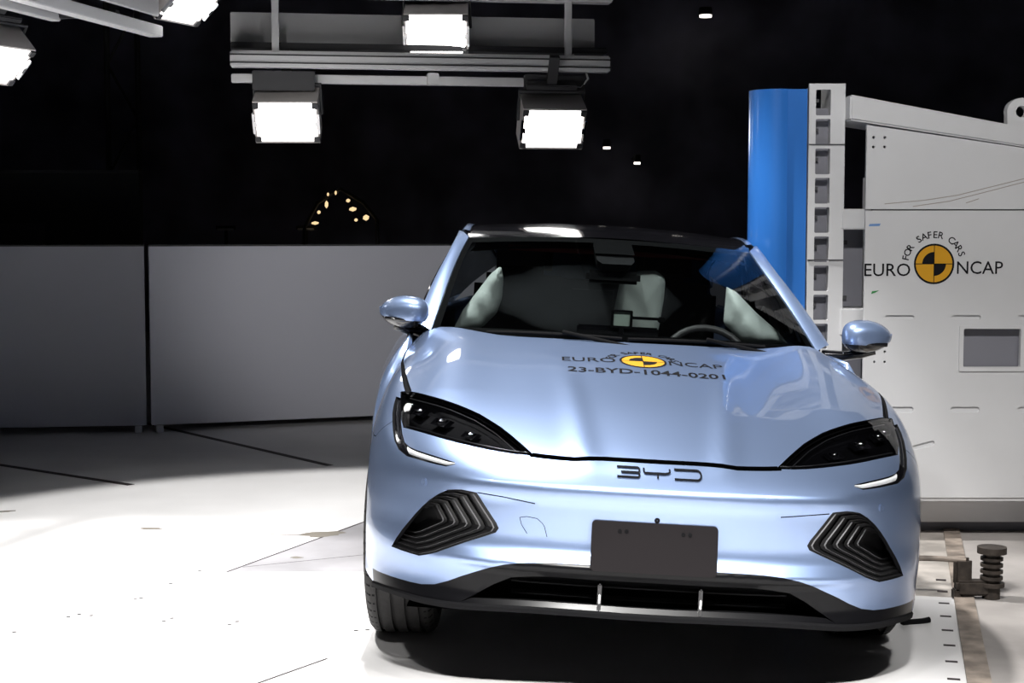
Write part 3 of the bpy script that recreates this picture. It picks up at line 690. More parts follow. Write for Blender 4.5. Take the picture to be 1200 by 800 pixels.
lab[(C3[:, 1] > 1.45) & ~inhood] = 'none'
lipz = np.interp(np.abs(CEN[:, 0]), FE['lip'][::-1, 0], FE['lip'][::-1, 1])
lab[(CEN[:, 1] < lipz) & (C3[:, 1] < .75)] = 'none'
lab[(C3[:, 2] < .22)] = 'none'
lab[pip(acx, HL)] = 'headlight'; lab[pip(acx, DRL)] = 'drl'; lab[pip(acx, INT)] = 'intake'; lab[pip(CEN, OPENP)] = 'opening'
lab[((C3[:, 1]-ARC_Y)**2+(C3[:, 2]-ARC_Z)**2 < ARC_R**2) & (np.abs(C3[:, 0]) > .55)] = 'none'
gap = np.zeros(len(TR), bool)
for s, g in S2: gap |= pldist(CEN, resamp(s, max(len(s), 12))) < g
lab0 = lab.copy(); lab[gap & (lab != 'none')] = 'gap'
def panel(name, sel, m, depth=.014, inset=0., parent=None, flange=True):
    t = TR[sel]; u, inv = np.unique(t, return_inverse=True); t = inv.reshape(-1, 3)
    p = P3[u]; n = N3[u]
    if inset: p = p-n*inset
    # outward orientation
    fn = np.cross(p[t[:, 1]]-p[t[:, 0]], p[t[:, 2]]-p[t[:, 0]]); flip = (fn*n[t[:, 0]]).sum(1) < 0; t[flip] = t[flip][:, ::-1]
    V = list(p); N = list(n); F = [tuple(f) for f in t]
    if flange:
        cnt = set()
        for f in t:
            for a, b in ((f[0], f[1]), (f[1], f[2]), (f[2], f[0])): cnt.add((a, b))
        for a, b in cnt:
            if (b, a) in cnt: continue
            e = p[b]-p[a]; nn = (n[a]+n[b])/2; o_ = np.cross(e, nn); o_ /= np.linalg.norm(o_)+1e-12
            s = len(V); V += [p[a], p[b], p[b]-n[b]*depth, p[a]-n[a]*depth]; N += [o_]*4; F.append((s+1, s, s+3, s+2))
    o = cpart(name, np.array(V), F, m, parent, np.array(N)); o.data.materials.append(MATTEB)
    o.data.polygons.foreach_set('material_index', [0]*len(t)+[1]*(len(F)-len(t)))
    return o
hood = panel('hood', lab == 'hood', PAINT); bumper = panel('front_bumper', lab == 'bumper', PAINT)
for s in (-1, 1): panel('fender', (lab == 'fender') & (C3[:, 0]*s > 0), PAINT)
valance = panel('lower_valance', lab == 'lower', SATINB, .03)
# dark structure behind the panel gaps
ls = np.isin(lab0, ['hood', 'bumper', 'fender', 'drl']) | (lab == 'gap')
ls &= ~np.isin(lab0, ['none', 'opening', 'intake', 'headlight'])
panel('inner_structure', ls, MATTEB, inset=.016, flange=False)

# ---- headlights
def patch(loop, inward, name, m, parent, side, dens=.012, lift=None):
    loop = np.asarray(loop); lo = loop.min(0); hi = loop.max(0); g = np.stack(np.meshgrid(np.arange(lo[0], hi[0], dens), np.arange(lo[1], hi[1], dens)), -1).reshape(-1, 2)
    g = g[pip(g, loop)]; v, t = cdt(g, [(loop, True)]); t = t[pip(v[t].mean(1), loop)]
    p = uv2p(v); n = grad(p); p = p-n*inward
    fn = np.cross(p[t[:, 1]]-p[t[:, 0]], p[t[:, 2]]-p[t[:, 0]]); fl = (fn*n[t[:, 0]]).sum(1) < 0; t[fl] = t[fl][:, ::-1]
    if side < 0: p = p*[-1, 1, 1]; n = n*[-1, 1, 1]; t = t[:, ::-1]
    return cpart(name, p, t, m, parent, n)
def bowl(loop, steps, name, m, parent, side, focus=None):
    """recess: successive copies of an outline, shrunk towards focus and sunk inwards; steps = [(scale, depth)]"""
    loop = np.asarray(loop); c = loop.mean(0) if focus is None else np.asarray(focus); V = []; n = len(loop); D0 = None
    for sc, d in steps:
        l = c+(loop-c)*sc; p = uv2p(l); g = grad(p)
        V.append(p-(g*.35+np.array([0, -.65, 0]))*d)
    V = np.concatenate(V); F = []
    for k in range(len(steps)-1):
        for i in range(n): F.append((k*n+i, k*n+(i+1) % n, (k+1)*n+(i+1) % n, (k+1)*n+i))
    s = len(V); V = np.concatenate([V, V[-n:].mean(0)[None]]); k = len(steps)-1
    for i in range(n): F.append((k*n+i, k*n+(i+1) % n, s))
    if side < 0: V = V*[-1, 1, 1]
    return cpart(name, V, F, m, parent, None, True, 25)
for side in (-1, 1):
    hl = bowl(HL, [(1.0, .004), (.985, .03), (.93, .05), (.8, .06)], 'headlight', LAMPB, None, side)
    hl['label'] = 'dark headlight, wedge shaped'
    patch(HL, .0015, 'lens', HLG, hl, side)
    # lamp modules behind the lens: dark frame, bright projector
    for (u, v, w_, h_) in ((.342, .192, .010, .0055), (.312, .180, .011, .006), (.262, .163, .012, .006), (.212, .146, .009, .005)):
        q = np.array([(u-w_, v-h_*1.35), (u+w_, v-h_*.55), (u+w_, v+h_*1.25), (u-w_, v+h_*.65)])
        a = uv2p(q, .050); b = uv2p((q-q.mean(0))*.95+q.mean(0), .024); c = uv2p((q-q.mean(0))*.85+q.mean(0), .024); d = uv2p((q-q.mean(0))*.75+q.mean(0), .036)
        V = np.concatenate([a, b, c, d])*([side, 1, 1]); F = [(k*4+i, k*4+(i+1) % 4, k*4+4+(i+1) % 4, k*4+4+i) for k in range(3) for i in range(4)]+[(12, 13, 14, 15)]
        cpart('lamp_module', V, F, GLOSSB, hl, None, False)
        pc = uv2p(np.array([(u, v+h_*.1)]), .034)[0]*[side, 1, 1]; bm = bmesh.new(); bmesh.ops.create_icosphere(bm, subdivisions=2, radius=1)
        for q_ in bm.verts: q_.co = Vector((q_.co.x*w_*1.7+pc[0], q_.co.y*.014+pc[1], q_.co.z*h_*2.3+pc[2]))
        croll(bobj('projector', bm, CHROME, hl, True, 80))
    q = uv2p(resamp(FE['hl_bot'], 20)+[0, .003], .018)*[side, 1, 1]; tubeo('bezel', deform(q), .0025, SILVER, hl, 6)
    q = uv2p(resamp(FE['hl_top'][1:], 24)-[0, .010], .026)*[side, 1, 1]; tubeo('bezel', deform(q), .0018, SILVER, hl, 6)
    # running light slot
    slot = cat_(FE['drl_out'], FE['drl_low'][1:], FE['drl_up'], FE['drl_in'][1:])
    dr = patch(slot, .006, 'running_light', GLOSSB, None, side)
    a = resamp(FE['drl_low'], 16); b = resamp(FE['drl_up'][::-1], 16)
    ga = np.stack([a*(1-t)+b*t for t in (.30, .45, .68, .88)], 1)[0:]; ga = ga[1:]
    p = uv2p(ga.reshape(-1, 2)); n = grad(p); p = p-n*np.tile([.004, -.0005, -.0005, .004], len(ga))[:, None]
    if side < 0: p = p*[-1, 1, 1]; n = n*[-1, 1, 1]
    cpart('light_guide', p, grid_faces(len(ga), 4), WHITEL, dr, None, True, 60)
    a = resamp(FE['drl_out'][:-2], 14); b = resamp(FE['drl_in'][::-1], 14)
    ga = np.stack([a*(1-t)+b*t for t in (.35, .45, .55, .65)], 1)[1:-1]
    p = uv2p(ga.reshape(-1, 2)); n = grad(p); p = p-n*np.tile([.005, .001, .001, .005], len(ga))[:, None]
    if side < 0: p = p*[-1, 1, 1]
    cpart('light_guide', p, grid_faces(len(ga), 4), CHROMED, dr, None, True, 60)
    # corner air intake with stepped louvres
    focus = np.array([.262, .048])
    it = bowl(INT, [(1.0, .003), (.99, .012)], 'air_intake', MATTEB, None, side, focus) if False else None
    K = 5; it = bowl(INT, [(1-.13*K, .012*K+.016), (1-.13*K-.12, .012*K+.03)], 'air_intake', PLAST, None, side, focus)
    it['label'] = 'black corner air intake with stepped louvres'
    for k in range(K):
        s0 = 1-.13*k; s1 = 1-.13*(k+1); d0 = .002+.012*k; d1 = d0+.004; d2 = d0+.022
        V = []; st = [(s0, d0+.0), (s0-.040, d1), (s0-.052, d1-.003), (s0-.060, d1+.003), (s1, d2)]
        for sc, d in st:
            l = focus+(INT-focus)*sc; p = uv2p(l); g = grad(p); V.append(p-(g*.35+np.array([0, -.65, 0]))*d)
        n_ = len(INT); V = np.concatenate(V); F = [(q*n_+i, q*n_+(i+1) % n_, (q+1)*n_+(i+1) % n_, (q+1)*n_+i) for q in range(len(st)-1) for i in range(n_)]
        if side < 0: V = V*[-1, 1, 1]
        lo = cpart('louver', V, F, PLAST, it, None, True, 20); lo.data.materials.append(LEDGE); lo.data.polygons.foreach_set('material_index', [1 if q == 1 else 0 for q in range(len(st)-1) for i in range(n_)])
# ---- lower grille recess
c = OPENP.mean(0); rec = bowl(resamp(np.vstack([OPENP, OPENP[:1]]), 60)[:-1], [(1, .004), (.985, .06), (.96, .12)], 'lower_grille', MATTEB, None, 1)
for z, d in ((.345, .05), (.305, .06)):
    xs = np.linspace(-.42, .42, 30); f = on_front(np.stack([xs, np.full(30, z)], 1))+[0, d, 0]
    V = np.concatenate([f+[0, 0, .007], f+[0, -.012, .0], f+[0, 0, -.007], f+[0, .03, 0]]).reshape(4, 30, 3).transpose(1, 0, 2).reshape(-1, 3)
    cpart('grille_bar', V, [(i*4+j, i*4+(j+1) % 4, i*4+4+(j+1) % 4, i*4+4+j) for i in range(29) for j in range(4)], PLAST, rec, None, True, 20)
for x in (-.152, .152):
    bm = bmesh.new(); box(bm, (x, .05, .320), (.012, .05, .085), None, .004); o = croll(bobj('grille_fin', bm, GLOSSB, rec, True))
    bm = bmesh.new(); box(bm, (x, .022, .318), (.006, .006, .030), Matrix.Rotation(0, 4, 'X'), .002); croll(bobj('fin_glint', bm, CHROME, rec, True))
# lip splitter under the valance
lp_ = uv2p(resamp(LIP, 60)); lip_n = grad(lp_)
V = np.concatenate([lp_+[0, 0, .006]+lip_n*.002, lp_+lip_n*[.006, .006, 0], lp_+lip_n*[.004, .004, 0]-[0, 0, .014], lp_-lip_n*.12*[1, 1, 0]-[0, 0, .014]]).reshape(4, 60, 3).transpose(1, 0, 2)
gridobj_o = cpart('lip_splitter', V.reshape(-1, 3), grid_faces(60, 4), MATTEB, None, None, True, 30)
ub = np.stack([np.array([x, y, .205]) for x in np.linspace(-.75, .75, 6) for y in (.25, .6, 1.4, 2.4, 3.6, 4.5)]).reshape(6, 6, 3)
cpart('underbody', ub.reshape(-1, 3), grid_faces(6, 6), MATTEB, None, None, False)
# ---- nose details
cz_, ch_, cw_ = .482, .146, .378
v, t = cdt(np.array([(x, y) for x in np.linspace(-.15, .15, 7) for y in (-.03, .03)]), [(rrect(-cw_/2, -ch_/2, cw_/2, ch_/2, .012), True)])
py_ = on_front([(-.15, .42), (.15, .42)])[:, 1].mean()
f0 = np.stack([v[:, 0]+.003, -.014+.036*(v[:, 1]+ch_/2)/ch_+.10*v[:, 0]**2, v[:, 1]+cz_], 1); f1 = f0+[0, .02, 0]; n_ = len(v)
e = {}
for q in t:
    for a, b in ((q[0], q[1]), (q[1], q[2]), (q[2], q[0])): e[(a, b)] = 1
F = [tuple(q) for q in t]+[tuple(x+n_ for x in q[::-1]) for q in t]+[(b, a, a+n_, b+n_) for a, b in e if (b, a) not in e]
ph = cpart('plate_holder', np.concatenate([f0, f1]), F, PLATEM, None, None, True, 30); ph['label'] = 'blank dark grey number plate holder'
for x in (-.105, -.085, .085, .105):
    bm = bmesh.new(); lathe(bm, [(-.018, .001), (-.018, .006), (-.010, .006), (-.010, .001)], 12, 'y', (x+.003, .0315, cz_+.046)); croll(bobj('plate_bolt', bm, MATTEB, ph, True))
for (x, z, m_, r) in ((.008, .564, MATTEB, .0085), (-.709, .616, PAINT, .010), (.707, .616, PAINT, .010)):
    p = on_front([(x, z)]); n = grad(p)[0]; p = p[0]; rt = Vector(n).to_track_quat('Y', 'Z').to_matrix().to_4x4()
    bm = bmesh.new(); lathe(bm, [(-.004, .001), (-.004, r*1.35), (.0005, r*1.35), (.0005, r*1.05), (-.002, r*1.02), (-.002, r*.9), (.0008, r*.88), (.0008, .001)] if m_ is PAINT else [(-.004, .001), (-.004, r), (.001, r), (.001, .001)], 18, 'y')
    for q in bm.verts: q.co = rt @ q.co+Vector(p)
    croll(bobj('parking_sensor', bm, m_, bumper, True))
# badge: drawn as strokes
def stroke(pts, wd): 
    pts = np.asarray(pts, float); a, b = offset_pl(pts, wd/2); n = len(pts); return np.concatenate([a, b]), [(i, i+1, n+i+1, n+i) for i in range(n-1)]
hw, hh = .127, .0118
L1 = [np.concatenate([resamp([(-hw, hh), (-hw+.06, hh)], 4), np.array(arc(-hw+.062, hh*.5, hh*.5, 88, -80, 6)), resamp([(-hw+.052, 0), (-hw+.012, 0)], 3)]), np.concatenate([resamp([(-hw+.052, 0.0), (-hw+.06, 0)], 2), np.array(arc(-hw+.062, -hh*.5, hh*.5, 80, -88, 6)), resamp([(-hw+.06, -hh), (-hw, -hh)], 4)])]
L2 = [np.array([(-.046, hh), (-.046, .003), (-.042, .000), (-.01, .000), (.018, .000), (.028, .0015), (.032, .004), (.032, hh)]), np.array([(-.004, .0), (-.004, -hh*1.1)])]
L3 = [np.concatenate([resamp([(.046, hh), (.108, hh)], 4), np.array(arc(hw-hh, 0, hh, 90, -90, 9)), resamp([(.108, -hh), (.046, -hh)], 4)])]
V, F = join2([stroke(s, .0052) for s in L1+L2+L3]); V = V+[.009, .698]
cpart('badge', on_front(V, .0025), F, CHROMED, bumper, None, False)['label'] = 'dark chrome maker lettering'
# hood decals
yel, blk = roundel(.082)
def on_hood(name, vf, m, lift, dx=.004, dy=1.066):
    vf = (np.asarray(vf[0], float), vf[1])
    bm = bmesh.new(); vs = [bm.verts.new((a, b, 0)) for a, b in vf[0]]
    for f in vf[1]:
        try: bm.faces.new([vs[i] for i in f])
        except ValueError: pass
    bmesh.ops.triangulate(bm, faces=bm.faces)
    lng = [e_ for e_ in bm.edges if e_.calc_length() > .05]
    if lng: bmesh.ops.subdivide_edges(bm, edges=lng, cuts=3, use_grid_fill=True)
    bmesh.ops.triangulate(bm, faces=bm.faces); bm.verts.ensure_lookup_table(); bm.verts.index_update()
    V = np.array([v_.co[:2] for v_ in bm.verts]); F = [tuple(v_.index for v_ in f.verts) for f in bm.faces]; bm.free()
    return cpart(name, on_top(V+[dx, dy], lift), F, m, hood, None, False)
on_hood('decal_disc', yel, INKY, .0012); on_hood('decal_quadrants', blk, INKB, .0018)
on_hood('decal_lettering', shift(text_mesh('EURO', .060, .195, .003), -.198, -.03), INKB, .0012)
on_hood('decal_lettering', shift(text_mesh('NCAP', .060, .195, .003), .192, -.03), INKB, .0012)
for wd, i0 in (('FOR', 0), ('SAFER', 4), ('CARS', 10)):
    da = -150/13; on_hood('decal_lettering', arc_text(wd, .108, .032, 165+da*i0, 165+da*(i0+len(wd)-1)), INKB, .0012)
on_hood('decal_lettering', shift(text_mesh('23-BYD-1044-0201', .062, .56, .016), .004, -.17), INKB, .0012)
# ---- greenhouse
NS = 25
s_ = np.linspace(-1, 1, NS)
def ws_pt(s, t):                          # windscreen: t=0 cowl, 1 roof edge
    xb, yb, zb = .765*s, 1.365+.215*s**2, 1.008-.016*s**2
    xt, yt, zt = .615*s, 2.12+.14*s**2, 1.398-.028*s**2
    b = .035*np.sin(np.pi*t)*(1-s**2*.5)
    return np.stack([xb+(xt-xb)*t, yb+(yt-yb)*t-b*.5, zb+(zt-zb)*t+b*.8], -1)
tt = np.linspace(0, 1, 15)
WSP = np.stack([ws_pt(s_, np.full(NS, t)) for t in tt], 1)
ws = cpart('windscreen', WSP.reshape(-1, 3), grid_faces(NS, 15), WSG, None, None, True, 60)
fr = []
V = []; F = []
def frit(a0, a1, b0, b1, n1, n2):
    g = np.stack([ws_pt(np.linspace(a0, a1, n1), np.full(n1, t)) for t in np.linspace(b0, b1, n2)], 1)+[0, .004, -.004]
    k = len(V); V.extend(g.reshape(-1, 3)); F.extend([tuple(i+k for i in f) for f in grid_faces(n1, n2)])
frit(-1, 1, .0, .055, 25, 3); frit(-1, 1, .94, 1.0, 25, 3); frit(-1, -.965, .055, .94, 3, 12); frit(.965, 1, .055, .94, 3, 12); frit(-.13, .13, .80, .94, 5, 4)
cpart('frit_band', V, F, MATTEB, ws, None, True, 60)
# mirror and sensor housing behind the glass
hx = [(-.13, .94), (.13, .94), (.12, .74), (.09, .70), (-.09, .70), (-.12, .74)]
a = np.array([ws_pt(np.array([s]), np.array([t]))[0] for s, t in hx])+[0, .012, -.012]; b = a*[.9, 1, 1]+[0, .07, -.03]
cpart('sensor_housing', np.concatenate([a, b]), [(0, 1, 2, 3, 4, 5), (11, 10, 9, 8, 7, 6)]+[(i, (i+1) % 6, 6+(i+1) % 6, 6+i) for i in range(6)], TRIM, None, None, True, 25)
bm = bmesh.new(); box(bm, (0, 1.98, 1.235), (.23, .03, .055), None, .014); croll(bobj('rear_view_mirror', bm, TRIM, car, True))
# cowl tray and wipers
sx = np.linspace(-1, 1, 21); a = ws_pt(sx, np.zeros(21)); b = a+[0, -.055, -.006]; b[:, 2] = np.minimum(b[:, 2], a[:, 2]-.004)
cg = np.stack([a+[0, .02, -.004], a+[0, 0, -.010], b+[0, 0, -.014]], 1); cpart('cowl_tray', cg.reshape(-1, 3), grid_faces(21, 3), MATTEB, None, None, True, 50)
for a0, a1 in ((-.72, -.05), (-.02, .70)):
    pts = [ws_pt(np.array([s]), np.array([.008+.010*math.sin(3.1*k)]))[0]+[0, -.008, .004] for s, k in zip(np.linspace(a0, a1, 10), np.linspace(0, 1, 10))]
    wi = tubeo('wiper', deform(pts), .007, MATTEB, car, 6); wi.rotation_euler = (0, ROLL, 0)
    pts2 = [np.array(pts[-1])+[.05, -.05, -.03], np.array(pts[5])+[0, -.015, .012]]; tubeo('wiper_arm', deform(pts2), .008, MATTEB, wi, 6)
# roof rail curve (outer edge of greenhouse)
rail_y = [1.60, 1.75, 1.95, 2.12, 2.30, 2.55, 2.85, 3.2, 3.6, 3.95, 4.3, 4.5]
rx = mono(rail_y, [.835, .795, .735, .685, .655, .650, .648, .635, .605, .585, .60, .63])
rz = mono(rail_y, [.975, 1.075, 1.205, 1.300, 1.372, 1.408, 1.418, 1.400, 1.345, 1.255, 1.14, 1.06])
# roof glass
ry = np.linspace(0, 1, 22); rs = np.linspace(-1, 1, 21); RG = np.zeros((22, 21, 3))
zc = mono([0, .25, .5, .75, 1], [1.398, 1.437, 1.455, 1.437, 1.385])
for i, q in enumerate(ry):
    f0 = ws_pt(rs, np.ones(21)); yb = 3.55-.06*rs**2
    yy = f0[:, 1]*(1-q)+yb*q; zz = zc(q); ex = rx(yy)-.022; ez = rz(yy)+.006
    x_ = np.where(q < .12, f0[:, 0]*(1-q/.12)+ex*rs*(q/.12), ex*rs)
    RG[i] = np.stack([x_, yy, zz+(ez-zz)*np.abs(rs)**2.4], -1)
roof = cpart('roof', RG.reshape(-1, 3), grid_faces(22, 21), GLOSSB, None, None, True, 60)
roof['label'] = 'gloss black glass roof'
# A pillars and roof rails
for side in (-1, 1):
    T = np.linspace(0, 1, 18); e = ws_pt(np.full(18, .998), T)
    yo = 1.66+(2.42-1.66)*T; o_ = np.stack([rx(yo), yo, rz(yo)], 1); o_[:, 0] += .004
    m1 = e*.62+o_*.38+np.array([.016, -.012, .014]); m2 = e*.2+o_*.8+np.array([.018, -.006, .008])
    G = np.stack([e+[0, .012, -.012], e+[.004, 0, .003], m1, m2, o_, o_+[-.03, .02, -.02]], 1)
    G[:, :, 0] *= side
    cpart('pillar', G.reshape(-1, 3), grid_faces(18, 6), PAINT, None, None, True, 50)
    yy = np.linspace(2.38, 4.35, 26); o_ = np.stack([rx(yy), yy, rz(yy)], 1)
    G = np.stack([o_+[-.035, 0, .012], o_+[-.01, 0, .016], o_+[.004, 0, .0], o_+[-.02, 0, -.03]], 1); G[:, :, 0] *= side
    cpart('roof_rail', G.reshape(-1, 3), grid_faces(26, 4), PAINT, None, None, True, 60)
    # black window frame, a little proud of the pillar
    yy = np.linspace(1.74, 4.2, 40); o_ = np.stack([rx(yy)+.010, yy+.02, rz(yy)-.012], 1)
    G = np.stack([o_+[-.012, 0, .014], o_+[.010, .008, .006], o_+[.012, .012, -.012], o_+[-.015, .012, -.03]], 1); G[:, :, 0] *= side
    cpart('window_frame', G.reshape(-1, 3), grid_faces(40, 4), GLOSSB, None, None, True, 60)
    # side glass
    belt = lambda y: .955+.02*(y-1.5)
    for y0, y1 in ((1.78, 2.66), (2.72, 3.95)):
        yy = np.linspace(y0, y1, 16); G = []
        for t in np.linspace(0, 1, 7):
            zt = np.maximum(rz(yy)-.03, belt(yy)+.01); xb = .835-.03*np.maximum(0, yy-3.2); x = xb+(rx(yy)-.008-xb)*t+.02*math.sin(math.pi*t); G.append(np.stack([x, yy, belt(yy)+(zt-belt(yy))*t], 1))
        G = np.stack(G, 1); G[:, :, 0] *= side
        cpart('side_window', G.reshape(-1, 3), grid_faces(16, 7), SIDEG, None, None, True, 60)
    bm = bmesh.new(); G = np.array([(.83, 2.66, belt(2.66)), (.83, 2.72, belt(2.72)), (rx(2.72), 2.72, rz(2.72)-.02), (rx(2.66), 2.66, rz(2.66)-.02)])*[side, 1, 1]
    cpart('door_post', np.concatenate([G, G*[.96, 1, 1]]), [(0, 1, 2, 3), (7, 6, 5, 4), (0, 4, 5, 1), (1, 5, 6, 2), (2, 6, 7, 3), (3, 7, 4, 0)], GLOSSB, None, None, False)
# ---- body sides behind the front fenders
RA = (3.84, .34, .385)
side_W = lambda y, z: BW(z)*np.interp(y, [1.4, 3.6, 4.3, 4.78], [1, 1, .965, .86])-.012*np.exp(-((z-.55)/.1)**2)*np.clip((y-1.6)/.3, 0, 1)*np.clip((3.4-y)/.3, 0, 1)
beltz = lambda y: .955+.02*(y-1.5)
out_ = [(1.456, .22), (4.72, .25), (4.78, .6), (4.74, float(beltz(4.74)))]+[(y, float(beltz(y))) for y in np.linspace(4.5, 1.456, 20)]
arch2 = [(RA[0]+RA[2]*math.cos(R(a)), RA[1]+RA[2]*math.sin(R(a))) for a in range(-22, 203, 7)]
cuts = [([(2.62, .22), (2.66, .6), (2.69, 1.02)], .003), ([(3.50, .25), (3.42, .5), (3.52, .72), (3.66, 1.04)], .003), ([(1.46, .27), (3.5, .27)], .003)]
lp2 = [(out_, True), (arch2, False)]
for c_, g in cuts:
    a, b = offset_pl(resamp(c_, 10), g); lp2 += [(a, False), (b, False)]
gg = np.stack(np.meshgrid(np.arange(1.48, 4.75, .045), np.arange(.24, 1.02, .035)), -1).reshape(-1, 2); gg = gg[pip(gg, out_)]
v2, t2 = cdt(gg, lp2); c2 = v2[t2].mean(1); keep = pip(c2, out_) & (((c2-np.array(RA[:2]))**2).sum(1) > RA[2]**2)
for c_, g in cuts: keep &= pldist(c2, resamp(c_, 10)) > g
t2 = t2[keep]; c2 = c2[keep]
reg = np.where(c2[:, 1] < .27, 'side_sill', np.where(c2[:, 0] < np.interp(c2[:, 1], [.22, .6, 1.02], [2.62, 2.66, 2.69]), 'front_door', np.where(c2[:, 0] < np.interp(c2[:, 1], [.25, .5, .72, 1.04], [3.50, 3.42, 3.52, 3.66]), 'rear_door', 'quarter_panel')))
for side in (-1, 1):
    for nm in ('side_sill', 'front_door', 'rear_door', 'quarter_panel'):
        t = t2[reg == nm]; u, inv = np.unique(t, return_inverse=True); t = inv.reshape(-1, 3); y, z = v2[u].T
        p = np.stack([side*side_W(y, z), y, z], 1)
        if side > 0: t = t[:, ::-1]
        o = cpart(nm, p, t[:, ::-1] if False else t, GLOSSB if nm == 'side_sill' else PAINT, None, None, True, 50)
        md = o.modifiers.new('thickness', 'SOLIDIFY'); md.thickness = .02; md.offset = -1
        if nm.endswith('door'):
            yc = 2.5 if nm[0] == 'f' else 3.35
            bm = bmesh.new(); box(bm, (side*(float(side_W(yc, .84))+.004), yc, .84), (.018, .2, .03), None, .007); croll(bobj('door_handle', bm, PAINT, o, True))
# ---- tail
prof = [(3.55, 1.383, .58), (3.9, 1.285, .575), (4.2, 1.165, .60), (4.4, 1.08, .64), (4.68, 1.04, .74), (4.76, .98, .78), (4.80, .8, .82), (4.82, .55, .83), (4.78, .35, .82), (4.70, .25, .78)]
G = np.zeros((10, 13, 3))
for i, (y, z, wdt) in enumerate(prof):
    q = np.linspace(-1, 1, 13); G[i] = np.stack([q*wdt, y-.10*q**4*(i > 3), z-(.04 if i < 5 else .0)*np.abs(q)**3], -1)
cpart('rear_window', G[:4].reshape(-1, 3), grid_faces(4, 13), GLOSSB, None, None, True, 60)
cpart('boot_lid', G[3:7].reshape(-1, 3), grid_faces(4, 13), PAINT, None, None, True, 60)
cpart('rear_bumper', G[6:].reshape(-1, 3), grid_faces(4, 13), PAINT, None, None, True, 60)
# ---- door mirrors
def sph(n, m):
    out = []
    for i in range(n+1):
        th = math.pi*i/n
        for j in range(m): ph = 2*math.pi*j/m; out.append((math.sin(th)*math.cos(ph), math.cos(th), math.sin(th)*math.sin(ph)))
    return np.array(out), [(i*m+j, i*m+(j+1) % m, (i+1)*m+(j+1) % m, (i+1)*m+j) for i in range(n) for j in range(m)]
SV, SF = sph(20, 32)
def mirror_half(sgn):
    bm = bmesh.new(); vs = [bm.verts.new(p) for p in SV]
    for f in SF:
        try: bm.faces.new([vs[i] for i in f])
        except ValueError: pass
    bmesh.ops.remove_doubles(bm, verts=bm.verts, dist=1e-5)
    bmesh.ops.bisect_plane(bm, geom=list(bm.verts)+list(bm.edges)+list(bm.faces), plane_co=(0, 0, -.36), plane_no=(0, 0, 1), clear_outer=sgn < 0, clear_inner=sgn > 0)
    bm.verts.index_update(); V = np.array([q.co[:] for q in bm.verts]); F = [tuple(q.index for q in f.verts) for f in bm.faces]; bm.free(); return V, F
for side in (-1, 1):
    sg = lambda a, e: np.sign(a)*np.abs(a)**e
    def shape(v, k=1.):
        v = np.stack([sg(v[:, 0], .70), sg(v[:, 1], .8), sg(v[:, 2], .72)], 1); o = np.clip(v[:, 0], 0, 1)
        x = v[:, 0]*.104*k; y = v[:, 1]*np.where(v[:, 1] < 0, .095, .06)*k; z = v[:, 2]*np.where(v[:, 2] > 0, .064, .070)*k
        z = z*(1-.20*o)-np.where(v[:, 2] > 0, .016, -.012)*o**2; y = y+.03*v[:, 0]
        return np.stack([side*(x+.938), y+1.71, z+1.060], 1)
    V, F = mirror_half(1); mr = cpart('door_mirror', shape(V), F, PAINT, None, None, True, 60, de=False)
    V, F = mirror_half(-1); cpart('mirror_base', shape(V, .985), F, GLOSSB, mr, None, True, 60, de=False)
    gl = [(side*(.938+.08*math.cos(R(a))), 1.772, 1.060+.046*math.sin(R(a))) for a in range(0, 360, 20)]
    cpart('mirror_glass', gl, [tuple(range(18))], CHROME, mr, None, False, de=False)
    pts = [(side*.975, 1.70, .998), (side*.92, 1.71, .985), (side*.85, 1.73, .972), (side*.77, 1.75, .968)]
    tubeo('mirror_arm', pts, [.012, .018, .02, .024], GLOSSB, mr, 8)
    pts = [(side*(.865+.14*q), 1.622+.03*(q-.4)**2, 1.026+.006*q) for q in np.linspace(0, 1, 8)]
    tubeo('turn_signal', pts, .008, GLOSSB, mr, 6)
